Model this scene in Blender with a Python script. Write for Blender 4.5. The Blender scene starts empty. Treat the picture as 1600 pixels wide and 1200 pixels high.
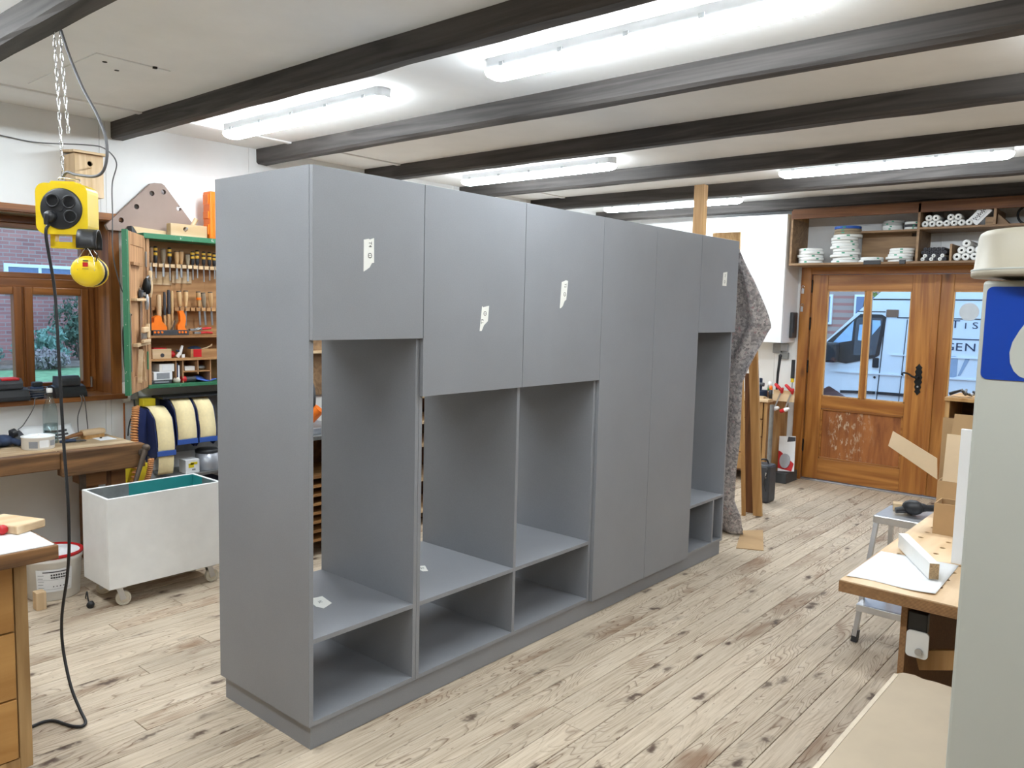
import bpy, math, random
from mathutils import Vector, Matrix, Euler
random.seed(7)
PI = math.pi
SC = bpy.context.scene
COL = SC.collection

# ------------------------------------------------------------------ camera
cam_d = bpy.data.cameras.new('camera')
cam = bpy.data.objects.new('camera', cam_d)
COL.objects.link(cam)
cam_d.sensor_width = 36.0
cam_d.lens = 36.0 * 1245.2423 / 1600.0
cam_d.clip_start = 0.05
_y, _p, _r = -0.7057, -0.0953, 0.0239
_f = Vector((math.sin(_y) * math.cos(_p), math.cos(_y) * math.cos(_p), math.sin(_p)))
_rt = Vector((math.cos(_y), -math.sin(_y), 0))
_up = _rt.cross(_f)
_r2 = _rt * math.cos(_r) + _up * math.sin(_r)
_u2 = -_rt * math.sin(_r) + _up * math.cos(_r)
M3 = Matrix((_r2, _u2, -_f)).transposed()
cam.matrix_world = Matrix.Translation((2.4199, -1.7216, 1.7083)) @ M3.to_4x4()
SC.camera = cam

# ------------------------------------------------------------------ sky, exposure
world = bpy.data.worlds.new('sky')
SC.world = world
world.use_nodes = True
wn = world.node_tree.nodes
bg = wn['Background']
bg.inputs[0].default_value = (0.43, 0.68, 1.0, 1)      # even, overcast evening sky
bg.inputs[1].default_value = 2.8
SC.view_settings.view_transform = 'Standard'
SC.view_settings.look = 'None'
SC.view_settings.gamma = 1.0
SC.view_settings.use_curve_mapping = False
SC.view_settings.exposure = 0.40
LAMP = 42.0                                            # brightness of the tube diffusers

# ------------------------------------------------------------------ materials
MATS = {}
def _new(name):
    m = bpy.data.materials.new(name); m.use_nodes = True
    MATS[name] = m
    nt = m.node_tree
    return m, nt, nt.nodes['Principled BSDF']
def _coords(nt, scale, space='Object', rnd=False):
    tc = nt.nodes.new('ShaderNodeTexCoord')
    mp = nt.nodes.new('ShaderNodeMapping')
    mp.inputs['Scale'].default_value = scale
    if rnd:
        oi = nt.nodes.new('ShaderNodeObjectInfo')
        mu = nt.nodes.new('ShaderNodeMath'); mu.operation = 'MULTIPLY'; mu.inputs[1].default_value = 57.0
        nt.links.new(oi.outputs['Random'], mu.inputs[0])
        ad = nt.nodes.new('ShaderNodeVectorMath'); ad.operation = 'ADD'
        nt.links.new(tc.outputs[space], ad.inputs[0]); nt.links.new(mu.outputs[0], ad.inputs[1])
        nt.links.new(ad.outputs[0], mp.inputs[0])
    else:
        nt.links.new(tc.outputs[space], mp.inputs[0])
    return mp.outputs[0]
def _noise(nt, vec, scale=5, detail=4, rough=.55, dist=0):
    n = nt.nodes.new('ShaderNodeTexNoise')
    n.inputs['Scale'].default_value = scale; n.inputs['Detail'].default_value = detail
    n.inputs['Roughness'].default_value = rough; n.inputs['Distortion'].default_value = dist
    nt.links.new(vec, n.inputs['Vector'])
    return n.outputs['Fac']
def _ramp(nt, fac, stops):
    r = nt.nodes.new('ShaderNodeValToRGB')
    e = r.color_ramp.elements
    while len(e) < len(stops): e.new(.5)
    for el, (p, c) in zip(e, stops):
        el.position = p; el.color = (*c, 1) if len(c) == 3 else c
    nt.links.new(fac, r.inputs[0])
    return r.outputs[0]
def _mix(nt, fac, a, b, mode='MIX'):
    m = nt.nodes.new('ShaderNodeMix'); m.data_type = 'RGBA'; m.blend_type = mode
    for s, v in ((m.inputs[0], fac), (m.inputs[6], a), (m.inputs[7], b)):
        if isinstance(v, (int, float)): s.default_value = v
        elif isinstance(v, tuple): s.default_value = (*v, 1)
        else: nt.links.new(v, s)
    return m.outputs[2]
def _math(nt, op, a, b=None, c=None):
    m = nt.nodes.new('ShaderNodeMath'); m.operation = op
    for i, v in enumerate((a, b, c)):
        if v is None: continue
        if isinstance(v, (int, float)): m.inputs[i].default_value = v
        else: nt.links.new(v, m.inputs[i])
    return m.outputs[0]
def _bump(nt, bs, h, strength=.2, dist=.002):
    b = nt.nodes.new('ShaderNodeBump')
    b.inputs['Strength'].default_value = strength; b.inputs['Distance'].default_value = dist
    nt.links.new(h, b.inputs['Height']); nt.links.new(b.outputs[0], bs.inputs['Normal'])
def srgb(r, g, b):
    f = lambda v: (v / 255 / 12.92) if v / 255 <= .04045 else ((v / 255 + .055) / 1.055) ** 2.4
    return (f(r), f(g), f(b))
def pm(name, col, rough=.5, metal=0, var=.10, scale=14, bump=0, bscale=60, spec=.5, rnd=0):
    """plain procedural material: colour with a little mottling"""
    m, nt, bs = _new(name)
    v = _coords(nt, (1, 1, 1), rnd=True)
    n = _noise(nt, v, scale, 4, .6)
    lo = tuple(c * (1 - var) for c in col); hi = tuple(min(1, c * (1 + var)) for c in col)
    c = _ramp(nt, n, [(.3, lo), (.7, hi)])
    if rnd:
        oi = nt.nodes.new('ShaderNodeObjectInfo')
        br = _math(nt, 'MULTIPLY_ADD', oi.outputs['Random'], rnd, 1 - rnd / 2)
        h = nt.nodes.new('ShaderNodeHueSaturation')
        nt.links.new(br, h.inputs['Value']); nt.links.new(c, h.inputs['Color']); c = h.outputs[0]
    nt.links.new(c, bs.inputs['Base Color'])
    bs.inputs['Roughness'].default_value = rough; bs.inputs['Metallic'].default_value = metal
    bs.inputs['Specular IOR Level'].default_value = spec
    if bump:
        _bump(nt, bs, _noise(nt, v, bscale, 3, .6), bump)
    return m
def wood(name, light, dark, axis='z', grain=26, stretch=.07, rough=.55, knots=0, rnd=.18, contrast=(.35, .7), bump=.12):
    m, nt, bs = _new(name)
    s = {'x': (stretch, 1, 1), 'y': (1, stretch, 1), 'z': (1, 1, stretch)}[axis]
    v = _coords(nt, s, rnd=True)
    n1 = _noise(nt, v, grain, 5, .65, .6)
    n2 = _noise(nt, v, grain * .22, 3, .5, 1.2)
    w = _math(nt, 'MULTIPLY_ADD', _math(nt, 'SINE', _math(nt, 'MULTIPLY', n2, 42.0)), .5, .5)
    f = _math(nt, 'ADD', _math(nt, 'MULTIPLY', n1, .8), _math(nt, 'MULTIPLY', w, .2))
    c = _ramp(nt, f, [(contrast[0], dark), (contrast[1], light)])
    if knots:
        s2 = {'x': (.45, 1, 1), 'y': (1, .45, 1), 'z': (1, 1, .45)}[axis]
        v2 = _coords(nt, s2, rnd=True)
        vo = nt.nodes.new('ShaderNodeTexVoronoi'); vo.inputs['Scale'].default_value = knots
        nt.links.new(v2, vo.inputs['Vector'])
        k = _ramp(nt, vo.outputs['Distance'], [(.07, (1, 1, 1)), (.13, (0, 0, 0))])
        c = _mix(nt, k, c, tuple(x * .35 for x in dark))
    oi = nt.nodes.new('ShaderNodeObjectInfo')
    br = _math(nt, 'MULTIPLY_ADD', oi.outputs['Random'], rnd, 1 - rnd / 2)
    h = nt.nodes.new('ShaderNodeHueSaturation')
    nt.links.new(br, h.inputs['Value']); nt.links.new(c, h.inputs['Color'])
    nt.links.new(h.outputs[0], bs.inputs['Base Color'])
    bs.inputs['Roughness'].default_value = rough
    if bump: _bump(nt, bs, f, bump, .002)
    return m
def layered(name, a, b, period=.004):
    """plywood edge: layers stacked in z"""
    m, nt, bs = _new(name)
    v = _coords(nt, (1, 1, 1))
    sp = nt.nodes.new('ShaderNodeSeparateXYZ'); nt.links.new(v, sp.inputs[0])
    fr = _math(nt, 'FRACT', _math(nt, 'DIVIDE', sp.outputs[2], period))
    c = _ramp(nt, fr, [(.45, a), (.55, b)])
    n = _noise(nt, v, 90, 3)
    c = _mix(nt, .25, c, _ramp(nt, n, [(.3, tuple(x * .5 for x in a)), (.7, b)]))
    nt.links.new(c, bs.inputs['Base Color']); bs.inputs['Roughness'].default_value = .7
    return m
def emis(name, col, s):
    m, nt, bs = _new(name)
    bs.inputs['Base Color'].default_value = (*col, 1)
    bs.inputs['Emission Color'].default_value = (*col, 1)
    bs.inputs['Emission Strength'].default_value = s
    return m
def pane_mat(name, tint=(1, 1, 1), refl=1.0):
    m, nt, bs = _new(name)
    out = nt.nodes['Material Output']
    tr = nt.nodes.new('ShaderNodeBsdfTransparent'); tr.inputs[0].default_value = (*tint, 1)
    gl = nt.nodes.new('ShaderNodeBsdfGlossy'); gl.inputs['Roughness'].default_value = .02
    fr = nt.nodes.new('ShaderNodeLayerWeight'); fr.inputs['Blend'].default_value = .25
    fm = _math(nt, 'MULTIPLY_ADD', _math(nt, 'POWER', fr.outputs['Facing'], 3.0), .7 * refl, .035 * refl)
    mx = nt.nodes.new('ShaderNodeMixShader')
    nt.links.new(fm, mx.inputs[0]); nt.links.new(tr.outputs[0], mx.inputs[1]); nt.links.new(gl.outputs[0], mx.inputs[2])
    nt.links.new(mx.outputs[0], out.inputs['Surface'])
    return m
M = MATS

# ------------------------------------------------------------------ mesh helpers
class MB:
    def __init__(s): s.v = []; s.f = []; s.smooth = []
    def add(s, vs, fs, sm=False, mtx=None):
        o = len(s.v)
        s.v += [(mtx @ Vector(q)) if mtx else Vector(q) for q in vs]
        s.f += [tuple(i + o for i in f) for f in fs]; s.smooth += [sm] * len(fs)
        return s
    def box(s, x0, x1, y0, y1, z0, z1, mtx=None):
        return s.add([(x0, y0, z0), (x1, y0, z0), (x1, y1, z0), (x0, y1, z0), (x0, y0, z1), (x1, y0, z1), (x1, y1, z1), (x0, y1, z1)],
                     [(0, 3, 2, 1), (4, 5, 6, 7), (0, 1, 5, 4), (1, 2, 6, 5), (2, 3, 7, 6), (3, 0, 4, 7)], False, mtx)
    def cbox(s, c, d, rot=None):
        m = Matrix.Translation(c) @ (rot.to_4x4() if rot is not None else Matrix.Identity(4))
        return s.box(-d[0] / 2, d[0] / 2, -d[1] / 2, d[1] / 2, -d[2] / 2, d[2] / 2, m)
    def beam(s, p0, p1, w, h, up=(0, 0, 1)):
        """rectangular bar from p0 to p1"""
        p0 = Vector(p0); p1 = Vector(p1); d = p1 - p0; L = d.length; d.normalize()
        u = Vector(up); r = d.cross(u)
        if r.length < 1e-4: r = d.cross(Vector((1, 0, 0)))
        r.normalize(); u = r.cross(d)
        m = Matrix((d, r, u)).transposed().to_4x4(); m.translation = p0
        return s.box(0, L, -w / 2, w / 2, -h / 2, h / 2, m)
    def cyl(s, p0, p1, r0, r1=None, n=14, caps=True, sm=True):
        r1 = r0 if r1 is None else r1
        p0 = Vector(p0); p1 = Vector(p1); d = (p1 - p0).normalized()
        a = d.orthogonal().normalized(); b = d.cross(a)
        vs = []
        for p, r in ((p0, r0), (p1, r1)):
            for i in range(n):
                t = 2 * PI * i / n
                vs.append(p + a * (r * math.cos(t)) + b * (r * math.sin(t)))
        s.add(vs, [(i, (i + 1) % n, n + (i + 1) % n, n + i) for i in range(n)], sm)
        if caps:
            s.add(vs[:n], [tuple(reversed(range(n)))]); s.add(vs[n:], [tuple(range(n))])
        return s
    def lathe(s, prof, org=(0, 0, 0), axis=(0, 0, 1), n=20, sm=True, sx=1):
        """prof: (radius, height) list along axis"""
        org = Vector(org); d = Vector(axis).normalized(); a = d.orthogonal().normalized(); b = d.cross(a)
        vs = []
        for r, h in prof:
            for i in range(n):
                t = 2 * PI * i / n
                vs.append(org + d * h + a * (r * math.cos(t) * sx) + b * (r * math.sin(t)))
        fs = []
        for k in range(len(prof) - 1):
            for i in range(n):
                j = (i + 1) % n
                fs.append((k * n + i, k * n + j, (k + 1) * n + j, (k + 1) * n + i))
        s.add(vs, fs, sm)
        if prof[0][0] > 1e-5: s.add(vs[:n], [tuple(reversed(range(n)))])
        if prof[-1][0] > 1e-5: s.add(vs[-n:], [tuple(range(n))])
        return s
    def tube(s, pts, r, n=8, closed=False):
        pts = [Vector(p) for p in pts]; k = len(pts); rings = []
        nrm = None
        for i, p in enumerate(pts):
            if closed: t = pts[(i + 1) % k] - pts[i - 1]
            else: t = pts[min(i + 1, k - 1)] - pts[max(i - 1, 0)]
            t.normalize()
            if nrm is None: nrm = t.orthogonal().normalized()
            else:
                nrm = nrm - t * nrm.dot(t)
                if nrm.length < 1e-6: nrm = t.orthogonal()
                nrm.normalize()
            b = t.cross(nrm)
            rr = r[i] if isinstance(r, (list, tuple)) else r
            rings.append([p + nrm * (rr * math.cos(2 * PI * j / n)) + b * (rr * math.sin(2 * PI * j / n)) for j in range(n)])
        vs = [q for ring in rings for q in ring]; fs = []
        for i in range(k if closed else k - 1):
            for j in range(n):
                a = i * n + j; b_ = i * n + (j + 1) % n; c = ((i + 1) % k) * n + (j + 1) % n; d = ((i + 1) % k) * n + j
                fs.append((a, b_, c, d))
        s.add(vs, fs, True)
        if not closed:
            s.add(rings[0], [tuple(reversed(range(n)))]); s.add(rings[-1], [tuple(range(n))])
        return s
    def prism(s, out, h0, h1, axis='z', mtx=None, sm=False):
        """outline (a,b) extruded along axis: z->(a,b,h) x->(h,a,b) y->(a,h,b)"""
        f = {'z': lambda a, b, h: (a, b, h), 'x': lambda a, b, h: (h, a, b), 'y': lambda a, b, h: (a, h, b)}[axis]
        n = len(out)
        vs = [f(a, b, h0) for a, b in out] + [f(a, b, h1) for a, b in out]
        s.add(vs, [(i, (i + 1) % n, n + (i + 1) % n, n + i) for i in range(n)], sm, mtx)
        s.add(vs, [tuple(reversed(range(n))), tuple(range(n, 2 * n))], False, mtx)
        return s
    def sphere(s, c, r, n=14, m=8, sc=(1, 1, 1), mtx=None):
        vs = []; fs = []
        for i in range(m + 1):
            a = PI * i / m
            for j in range(n):
                t = 2 * PI * j / n
                vs.append((c[0] + r * sc[0] * math.sin(a) * math.cos(t), c[1] + r * sc[1] * math.sin(a) * math.sin(t), c[2] + r * sc[2] * math.cos(a)))
        for i in range(m):
            for j in range(n):
                k = (j + 1) % n
                fs.append((i * n + j, (i + 1) * n + j, (i + 1) * n + k, i * n + k))
        return s.add(vs, fs, True, mtx)
    def grid(s, fn, nu, nv, sm=True):
        vs = [fn(i / nu, j / nv) for j in range(nv + 1) for i in range(nu + 1)]
        w = nu + 1
        return s.add(vs, [(j * w + i, j * w + i + 1, (j + 1) * w + i + 1, (j + 1) * w + i) for j in range(nv) for i in range(nu)], sm)
    def mesh(s, name, off):
        me = bpy.data.meshes.new(name)
        me.from_pydata([tuple(q - off) for q in s.v], [], s.f)
        import bmesh
        bm = bmesh.new(); bm.from_mesh(me)
        bmesh.ops.remove_doubles(bm, verts=bm.verts, dist=1e-6) if False else None
        bmesh.ops.recalc_face_normals(bm, faces=bm.faces)
        bm.to_mesh(me); bm.free()
        me.polygons.foreach_set('use_smooth', s.smooth)
        return me
    def build(s, name, mat, parent=None, label=None, cat=None, group=None, kind=None, bevel=0, org=None, solid=0, local=False):
        if parent is not None:
            off = Vector((0, 0, 0)) if local else wloc(parent)
            loc = Vector((0, 0, 0))
        else:
            if org is None:
                xs = [q.x for q in s.v]; ys = [q.y for q in s.v]
                org = ((min(xs) + max(xs)) / 2, (min(ys) + max(ys)) / 2, min(q.z for q in s.v))
            off = Vector(org); loc = Vector(org)
        me = s.mesh(name, off)
        o = bpy.data.objects.new(name, me); COL.objects.link(o)
        o.location = loc
        if parent is not None: o.parent = parent
        me.materials.append(M[mat] if isinstance(mat, str) else mat)
        if bevel:
            b = o.modifiers.new('bevel', 'BEVEL'); b.width = bevel; b.segments = 2; b.limit_method = 'ANGLE'; b.angle_limit = .7
        if solid:
            b = o.modifiers.new('thick', 'SOLIDIFY'); b.thickness = solid; b.offset = 0
        tag(o, label, cat, group, kind)
        return o
def wloc(o):
    v = Vector(o.location)
    while o.parent is not None:
        o = o.parent; v = v + o.location
    return v
def tag(o, label=None, cat=None, group=None, kind=None):
    if label: o['label'] = label
    if cat: o['category'] = cat
    if group: o['group'] = group
    if kind: o['kind'] = kind
    return o
def thing(name, loc, label, cat, group=None, rz=0, kind=None):
    o = bpy.data.objects.new(name, None); COL.objects.link(o)
    o.location = loc; o.rotation_euler = (0, 0, rz); o.empty_display_size = .05
    return tag(o, label, cat, group, kind)
def copy_tree(o, loc, parent=None, rot=None, label=None):
    c = o.copy(); COL.objects.link(c); c.parent = parent
    if loc is not None: c.location = loc
    if rot is not None: c.rotation_euler = rot
    if label: c['label'] = label
    for ch in list(o.children): copy_tree(ch, None, c)
    return c
def text_mesh(name, txt, size, mat, parent, mtx, extrude=.0008, local=False):
    cu = bpy.data.curves.new(name, 'FONT'); cu.body = txt; cu.size = size; cu.extrude = extrude
    cu.align_x = 'CENTER'; cu.align_y = 'CENTER'; cu.resolution_u = 3
    t = bpy.data.objects.new(name + '_tmp', cu); COL.objects.link(t)
    dg = bpy.context.evaluated_depsgraph_get(); dg.update()
    me = bpy.data.meshes.new_from_object(t.evaluated_get(dg))
    bpy.data.objects.remove(t)
    off = Vector((0, 0, 0)) if local else wloc(parent)
    me.transform(Matrix.Translation(-off) @ mtx)
    me.name = name
    o = bpy.data.objects.new(name, me); COL.objects.link(o); o.parent = parent
    me.materials.clear(); me.materials.append(M[mat])
    return o
def frame3(right, up, pos):
    r = Vector(right).normalized(); u = Vector(up).normalized(); n = r.cross(u)
    m = Matrix((r, u, n)).transposed().to_4x4(); m.translation = Vector(pos)
    return m
def spline(pts, n=8):
    """Catmull-Rom through pts"""
    P = [Vector(p) for p in pts]; out = []
    for i in range(len(P) - 1):
        p0 = P[max(i - 1, 0)]; p1 = P[i]; p2 = P[i + 1]; p3 = P[min(i + 2, len(P) - 1)]
        for k in range(n):
            t = k / n
            out.append(.5 * ((2 * p1) + (p2 - p0) * t + (2 * p0 - 5 * p1 + 4 * p2 - p3) * t * t + (-p0 + 3 * p1 - 3 * p2 + p3) * t ** 3))
    out.append(P[-1]); return out
# ------------------------------------------------------------------ materials used by the room
XL, YB, ZC = -3.1, 6.52, 2.86
XR, YF = 3.6, -3.4
pm('wall_white', srgb(240, 241, 241), .75, var=.03, scale=3, bump=.08, bscale=40)
pm('ceiling_white', srgb(240, 240, 238), .85, var=.04, scale=2.2, bump=.15, bscale=25)
pm('wall_dim', srgb(150, 134, 112), .8, var=.1, scale=2)
pm('dark_gap', (.02, .018, .015), .9)
wood('beam_wood', (.098, .088, .082), (.034, .030, .028), 'x', grain=20, stretch=.06, rough=.7, contrast=(.3, .75), rnd=.15, bump=.3)
wood('door_wood', srgb(182, 124, 58), srgb(140, 84, 32), 'z', grain=14, stretch=.07, rough=.38, knots=3.2, rnd=.1)
wood('door_wood_h', srgb(184, 126, 60), srgb(142, 86, 34), 'x', grain=14, stretch=.07, rough=.38, knots=3.2, rnd=.1)
wood('window_wood', srgb(152, 96, 46), srgb(104, 58, 22), 'z', grain=14, stretch=.07, rough=.35, rnd=.08)
wood('window_wood_h', srgb(154, 98, 48), srgb(106, 60, 24), 'y', grain=14, stretch=.07, rough=.35, rnd=.08)
wood('bead_wood', srgb(205, 160, 100), srgb(178, 128, 70), 'z', grain=20, rough=.4)
pane_mat('pane_glass', (.96, .98, 1.0), .8)
pm('black_iron', (.012, .013, .014), .45, .6)
pm('steel', (.55, .56, .58), .35, 1)
def worn_panel():
    m, nt, bs = _new('worn_panel')
    v = _coords(nt, (1, 1, .16))
    n = _noise(nt, v, 14, 5, .6, .8)
    c = _ramp(nt, n, [(.3, srgb(120, 66, 26)), (.7, srgb(168, 104, 50))])
    v2 = _coords(nt, (1, 1, .38))
    s = _noise(nt, v2, 30, 3, .7)
    tc = nt.nodes.new('ShaderNodeTexCoord'); g = nt.nodes.new('ShaderNodeSeparateXYZ'); nt.links.new(tc.outputs['Generated'], g.inputs[0])
    fall = _ramp(nt, g.outputs[0], [(.05, (.0, .0, .0)), (.25, (1, 1, 1)), (.7, (.0, .0, .0))])
    k = _math(nt, 'MULTIPLY', _ramp(nt, s, [(.55, (0, 0, 0)), (.66, (1, 1, 1))]), fall)
    c = _mix(nt, k, c, srgb(205, 186, 160))
    nt.links.new(c, bs.inputs['Base Color']); bs.inputs['Roughness'].default_value = .6
worn_panel()
def floor_mat():
    m, nt, bs = _new('worn_floorboard')
    tc = nt.nodes.new('ShaderNodeTexCoord'); oi = nt.nodes.new('ShaderNodeObjectInfo')
    mu = _math(nt, 'MULTIPLY', oi.outputs['Random'], 91.0)
    ad = nt.nodes.new('ShaderNodeVectorMath'); ad.operation = 'ADD'
    nt.links.new(tc.outputs['Object'], ad.inputs[0]); nt.links.new(mu, ad.inputs[1])
    def mp(s):
        q = nt.nodes.new('ShaderNodeMapping'); q.inputs['Scale'].default_value = s
        nt.links.new(ad.outputs[0], q.inputs[0]); return q.outputs[0]
    # knots
    vo = nt.nodes.new('ShaderNodeTexVoronoi'); vo.inputs['Scale'].default_value = 7.5
    wob = nt.nodes.new('ShaderNodeTexNoise'); wob.inputs['Scale'].default_value = 22; nt.links.new(ad.outputs[0], wob.inputs['Vector'])
    wv = nt.nodes.new('ShaderNodeVectorMath'); wv.operation = 'MULTIPLY_ADD'
    nt.links.new(wob.outputs['Color'], wv.inputs[0]); wv.inputs[1].default_value = (.05, .05, .0)
    nt.links.new(mp((1, .42, 0)), wv.inputs[2]); nt.links.new(wv.outputs[0], vo.inputs['Vector'])
    kd = vo.outputs['Distance']
    # growth rings: lines bent round the knots
    n2 = _noise(nt, mp((1, .14, 0)), 7, 2, .45, .3)
    infl = _math(nt, 'DIVIDE', .05, _math(nt, 'ADD', kd, .07))
    ph = _math(nt, 'ADD', _math(nt, 'MULTIPLY', n2, 9.0), infl)
    ring = _math(nt, 'FRACT', _math(nt, 'MULTIPLY', ph, 3.2))
    ringl = _ramp(nt, ring, [(0, (1, 1, 1)), (.12, (.35, .35, .35)), (.35, (0, 0, 0)), (.92, (0, 0, 0)), (1, (.8, .8, .8))])
    fine = _noise(nt, mp((1, .035, 0)), 75, 4, .7)
    big = _noise(nt, tc.outputs['Object'], 1.6, 3, .6)
    patch = _noise(nt, mp((1, .35, 0)), 3.0, 4, .6, .5)
    base = _ramp(nt, fine, [(.25, srgb(160, 142, 120)), (.48, srgb(198, 181, 158)), (.75, srgb(216, 202, 182))])
    base = _mix(nt, _math(nt, 'MULTIPLY', ringl, _ramp(nt, patch, [(.41, (.08, .08, .08)), (.58, (1, 1, 1))])), base, srgb(112, 86, 64))
    # brown worn-through places and grey dirt
    brown = _ramp(nt, patch, [(.56, (0, 0, 0)), (.70, (.85, .85, .85))])
    base = _mix(nt, brown, base, srgb(132, 98, 70))
    geo = nt.nodes.new('ShaderNodeNewGeometry')
    dirt = _noise(nt, geo.outputs['Position'], .9, 6, .62, .3)
    base = _mix(nt, _ramp(nt, dirt, [(.50, (0, 0, 0)), (.72, (.5, .5, .5))]), base, srgb(146, 132, 114))
    spk = _noise(nt, mp((1, .22, 0)), 60, 2, .5)
    base = _mix(nt, _ramp(nt, spk, [(.69, (0, 0, 0)), (.74, (.7, .7, .7))]), base, srgb(112, 90, 70))
    flk = _noise(nt, mp((1, .55, 0)), 26, 4, .7, .4)
    base = _mix(nt, _ramp(nt, flk, [(.665, (0, 0, 0)), (.71, (.75, .75, .75))]), base, srgb(116, 92, 72))
    sel = _math(nt, 'GREATER_THAN', vo.outputs['Color'], .18)
    kn = _math(nt, 'MULTIPLY', _ramp(nt, kd, [(.04, (1, 1, 1)), (.10, (.78, .78, .78)), (.145, (.28, .28, .28)), (.24, (0, 0, 0))]), sel)
    base = _mix(nt, kn, base, srgb(82, 62, 48))
    br = _math(nt, 'MULTIPLY_ADD', oi.outputs['Random'], .20, .88)
    h = nt.nodes.new('ShaderNodeHueSaturation'); nt.links.new(br, h.inputs['Value']); nt.links.new(base, h.inputs['Color'])
    nt.links.new(h.outputs[0], bs.inputs['Base Color'])
    bs.inputs['Roughness'].default_value = .62
    hh = _math(nt, 'SUBTRACT', fine, _math(nt, 'MULTIPLY', ringl, .5))
    _bump(nt, bs, hh, .25, .002)
floor_mat()

# ------------------------------------------------------------------ floor: boards run along the room
fl = MB().box(XL - .25, XR, YF, YB + .1, -.08, -.024).build('floor', 'dark_gap', kind='structure', org=(0, 0, -.08))
tag(fl, 'worn whitish pine plank floor of the workshop')
PW = .118
rnd = random.Random(3)
meshes = {}
x = XL; row = 0
while x < XR - .02:
    y = YF - rnd.uniform(0, 2.2)
    while y < YB:
        L = rnd.choice((3.6, 4.4, 5.2))
        y0 = max(y, YF); y1 = min(y + L, YB + .06)
        if y1 - y0 > .12:
            key = round(y1 - y0, 3)
            if key not in meshes:
                b = MB(); hl = (y1 - y0) / 2 - .0012; hw = PW / 2 - .0014; c = .0016
                b.add([(-hw, -hl, -.02), (hw, -hl, -.02), (hw, hl, -.02), (-hw, hl, -.02),
                       (-hw, -hl, -c), (hw, -hl, -c), (hw, hl, -c), (-hw, hl, -c),
                       (-hw + c, -hl + c, 0), (hw - c, -hl + c, 0), (hw - c, hl - c, 0), (-hw + c, hl - c, 0)],
                      [(0, 1, 5, 4), (1, 2, 6, 5), (2, 3, 7, 6), (3, 0, 4, 7), (4, 5, 9, 8), (5, 6, 10, 9), (6, 7, 11, 10), (7, 4, 8, 11), (8, 9, 10, 11)])
                meshes[key] = b.mesh('plank', Vector((0, 0, 0))); meshes[key].materials.append(M['worn_floorboard'])
            o = bpy.data.objects.new('plank', meshes[key]); COL.objects.link(o)
            o.parent = fl; o.location = (x + PW / 2, (y0 + y1) / 2, .08 - .0006 * rnd.random())
        y += L
    x += PW; row += 1

# ------------------------------------------------------------------ ceiling with dark beams
ce = MB().box(XL - .3, XR, YF, YB + .2, ZC, ZC + .15).build('ceiling', 'ceiling_white', kind='structure', org=(0, 0, ZC))
BEAMS = [(-1.62, -1.52), (-.52, -.415), (.625, .715), (1.70, 1.80), (2.74, 2.845), (3.90, 4.0), (4.99, 5.13), (6.22, 6.32)]
BLAB = ['dark wooden ceiling beam behind the viewpoint', 'dark ceiling beam in the top left corner carrying the chain', 'dark ceiling beam running down to the left wall beside the nest box',
        'dark ceiling beam between the two nearest tube lights and the wardrobe', 'dark ceiling beam, third counted from the chain beam', 'dark ceiling beam just before the light over the door side',
        'dark ceiling beam just behind the light near the door', 'dark ceiling beam resting along the shelf above the door']
for i, (a, b) in enumerate(BEAMS):
    r2 = random.Random(i)
    bm_ = MB()
    n = 26
    xs = [XL - .02 + (XR - XL + .02) * k / n for k in range(n + 1)]
    j = lambda s: r2.uniform(-s, s)
    prof = [[(q, a + j(.003), ZC + .02), (q, a + j(.003), 2.765 + j(.003)), (q, a + .014 + j(.003), 2.75 + j(.003)), (q, b - .012 + j(.003), 2.75 + j(.003)), (q, b + j(.003), 2.763 + j(.003)), (q, b + j(.003), ZC + .02)] for q in xs]
    vs = [p for s in prof for p in s]; fs = []
    for k in range(n):
        for c in range(5): fs.append((k * 6 + c, k * 6 + c + 1, (k + 1) * 6 + c + 1, (k + 1) * 6 + c))
    fs += [tuple(range(6)), tuple(range(n * 6, n * 6 + 6))]
    bm_.add(vs, fs).build('trim_%d' % (i + 1), 'beam_wood', kind='structure', label=BLAB[i], org=(.2, (a + b) / 2, 2.75))
for k in range(len(BEAMS) - 1):
    y0 = BEAMS[k][1]; y1 = BEAMS[k + 1][0]
    MB().box(-2.68, -2.635, y0 + .002, y1 - .002, ZC - .011, ZC + .004).build('cover_strip', 'ceiling_white', ce, bevel=.003)
MB().box(-2.50, -1.62, -.06, .30, ZC - .006, ZC + .004).build('patch_board', 'ceiling_white', ce, bevel=.002)
for (hx, hy) in ((-1.72, .02), (-1.62, .22), (-1.82, .12)):
    MB().cyl((hx, hy, ZC - .008), (hx, hy, ZC), .012, n=8).build('screw_hole', 'dark_gap', ce)

# ------------------------------------------------------------------ walls of panels
def wall_panels(parent, cells, t, axis, face, sign):
    for (a0, a1, z0, z1) in cells:
        b = MB()
        if axis == 'y': b.box(face, face - t, a0 + .001, a1 - .001, z0, z1)
        else: b.box(a0 + .001, a1 - .001, face, face + t, z0, z1)
        b.build('wall_panel', 'wall_white', parent, bevel=.0012)
WY0, WY1, WZ0, WZ1 = -.31, .59, 1.045, 2.215
wl = MB()
wl.box(XL - .35, XL - .012, YF, WY0, 0, ZC).box(XL - .35, XL - .012, WY1, YB + .2, 0, ZC).box(XL - .35, XL - .012, WY0, WY1, 0, WZ0).box(XL - .35, XL - .012, WY0, WY1, WZ1, ZC)
wl = wl.build('wall_left', 'wall_white', kind='structure', org=(XL, 0, 0))
seams = [YF, -2.72, -1.63, -.54, .553, 1.635, 2.73, 3.82, 4.91, 6.0, YB]
cells = []
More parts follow.
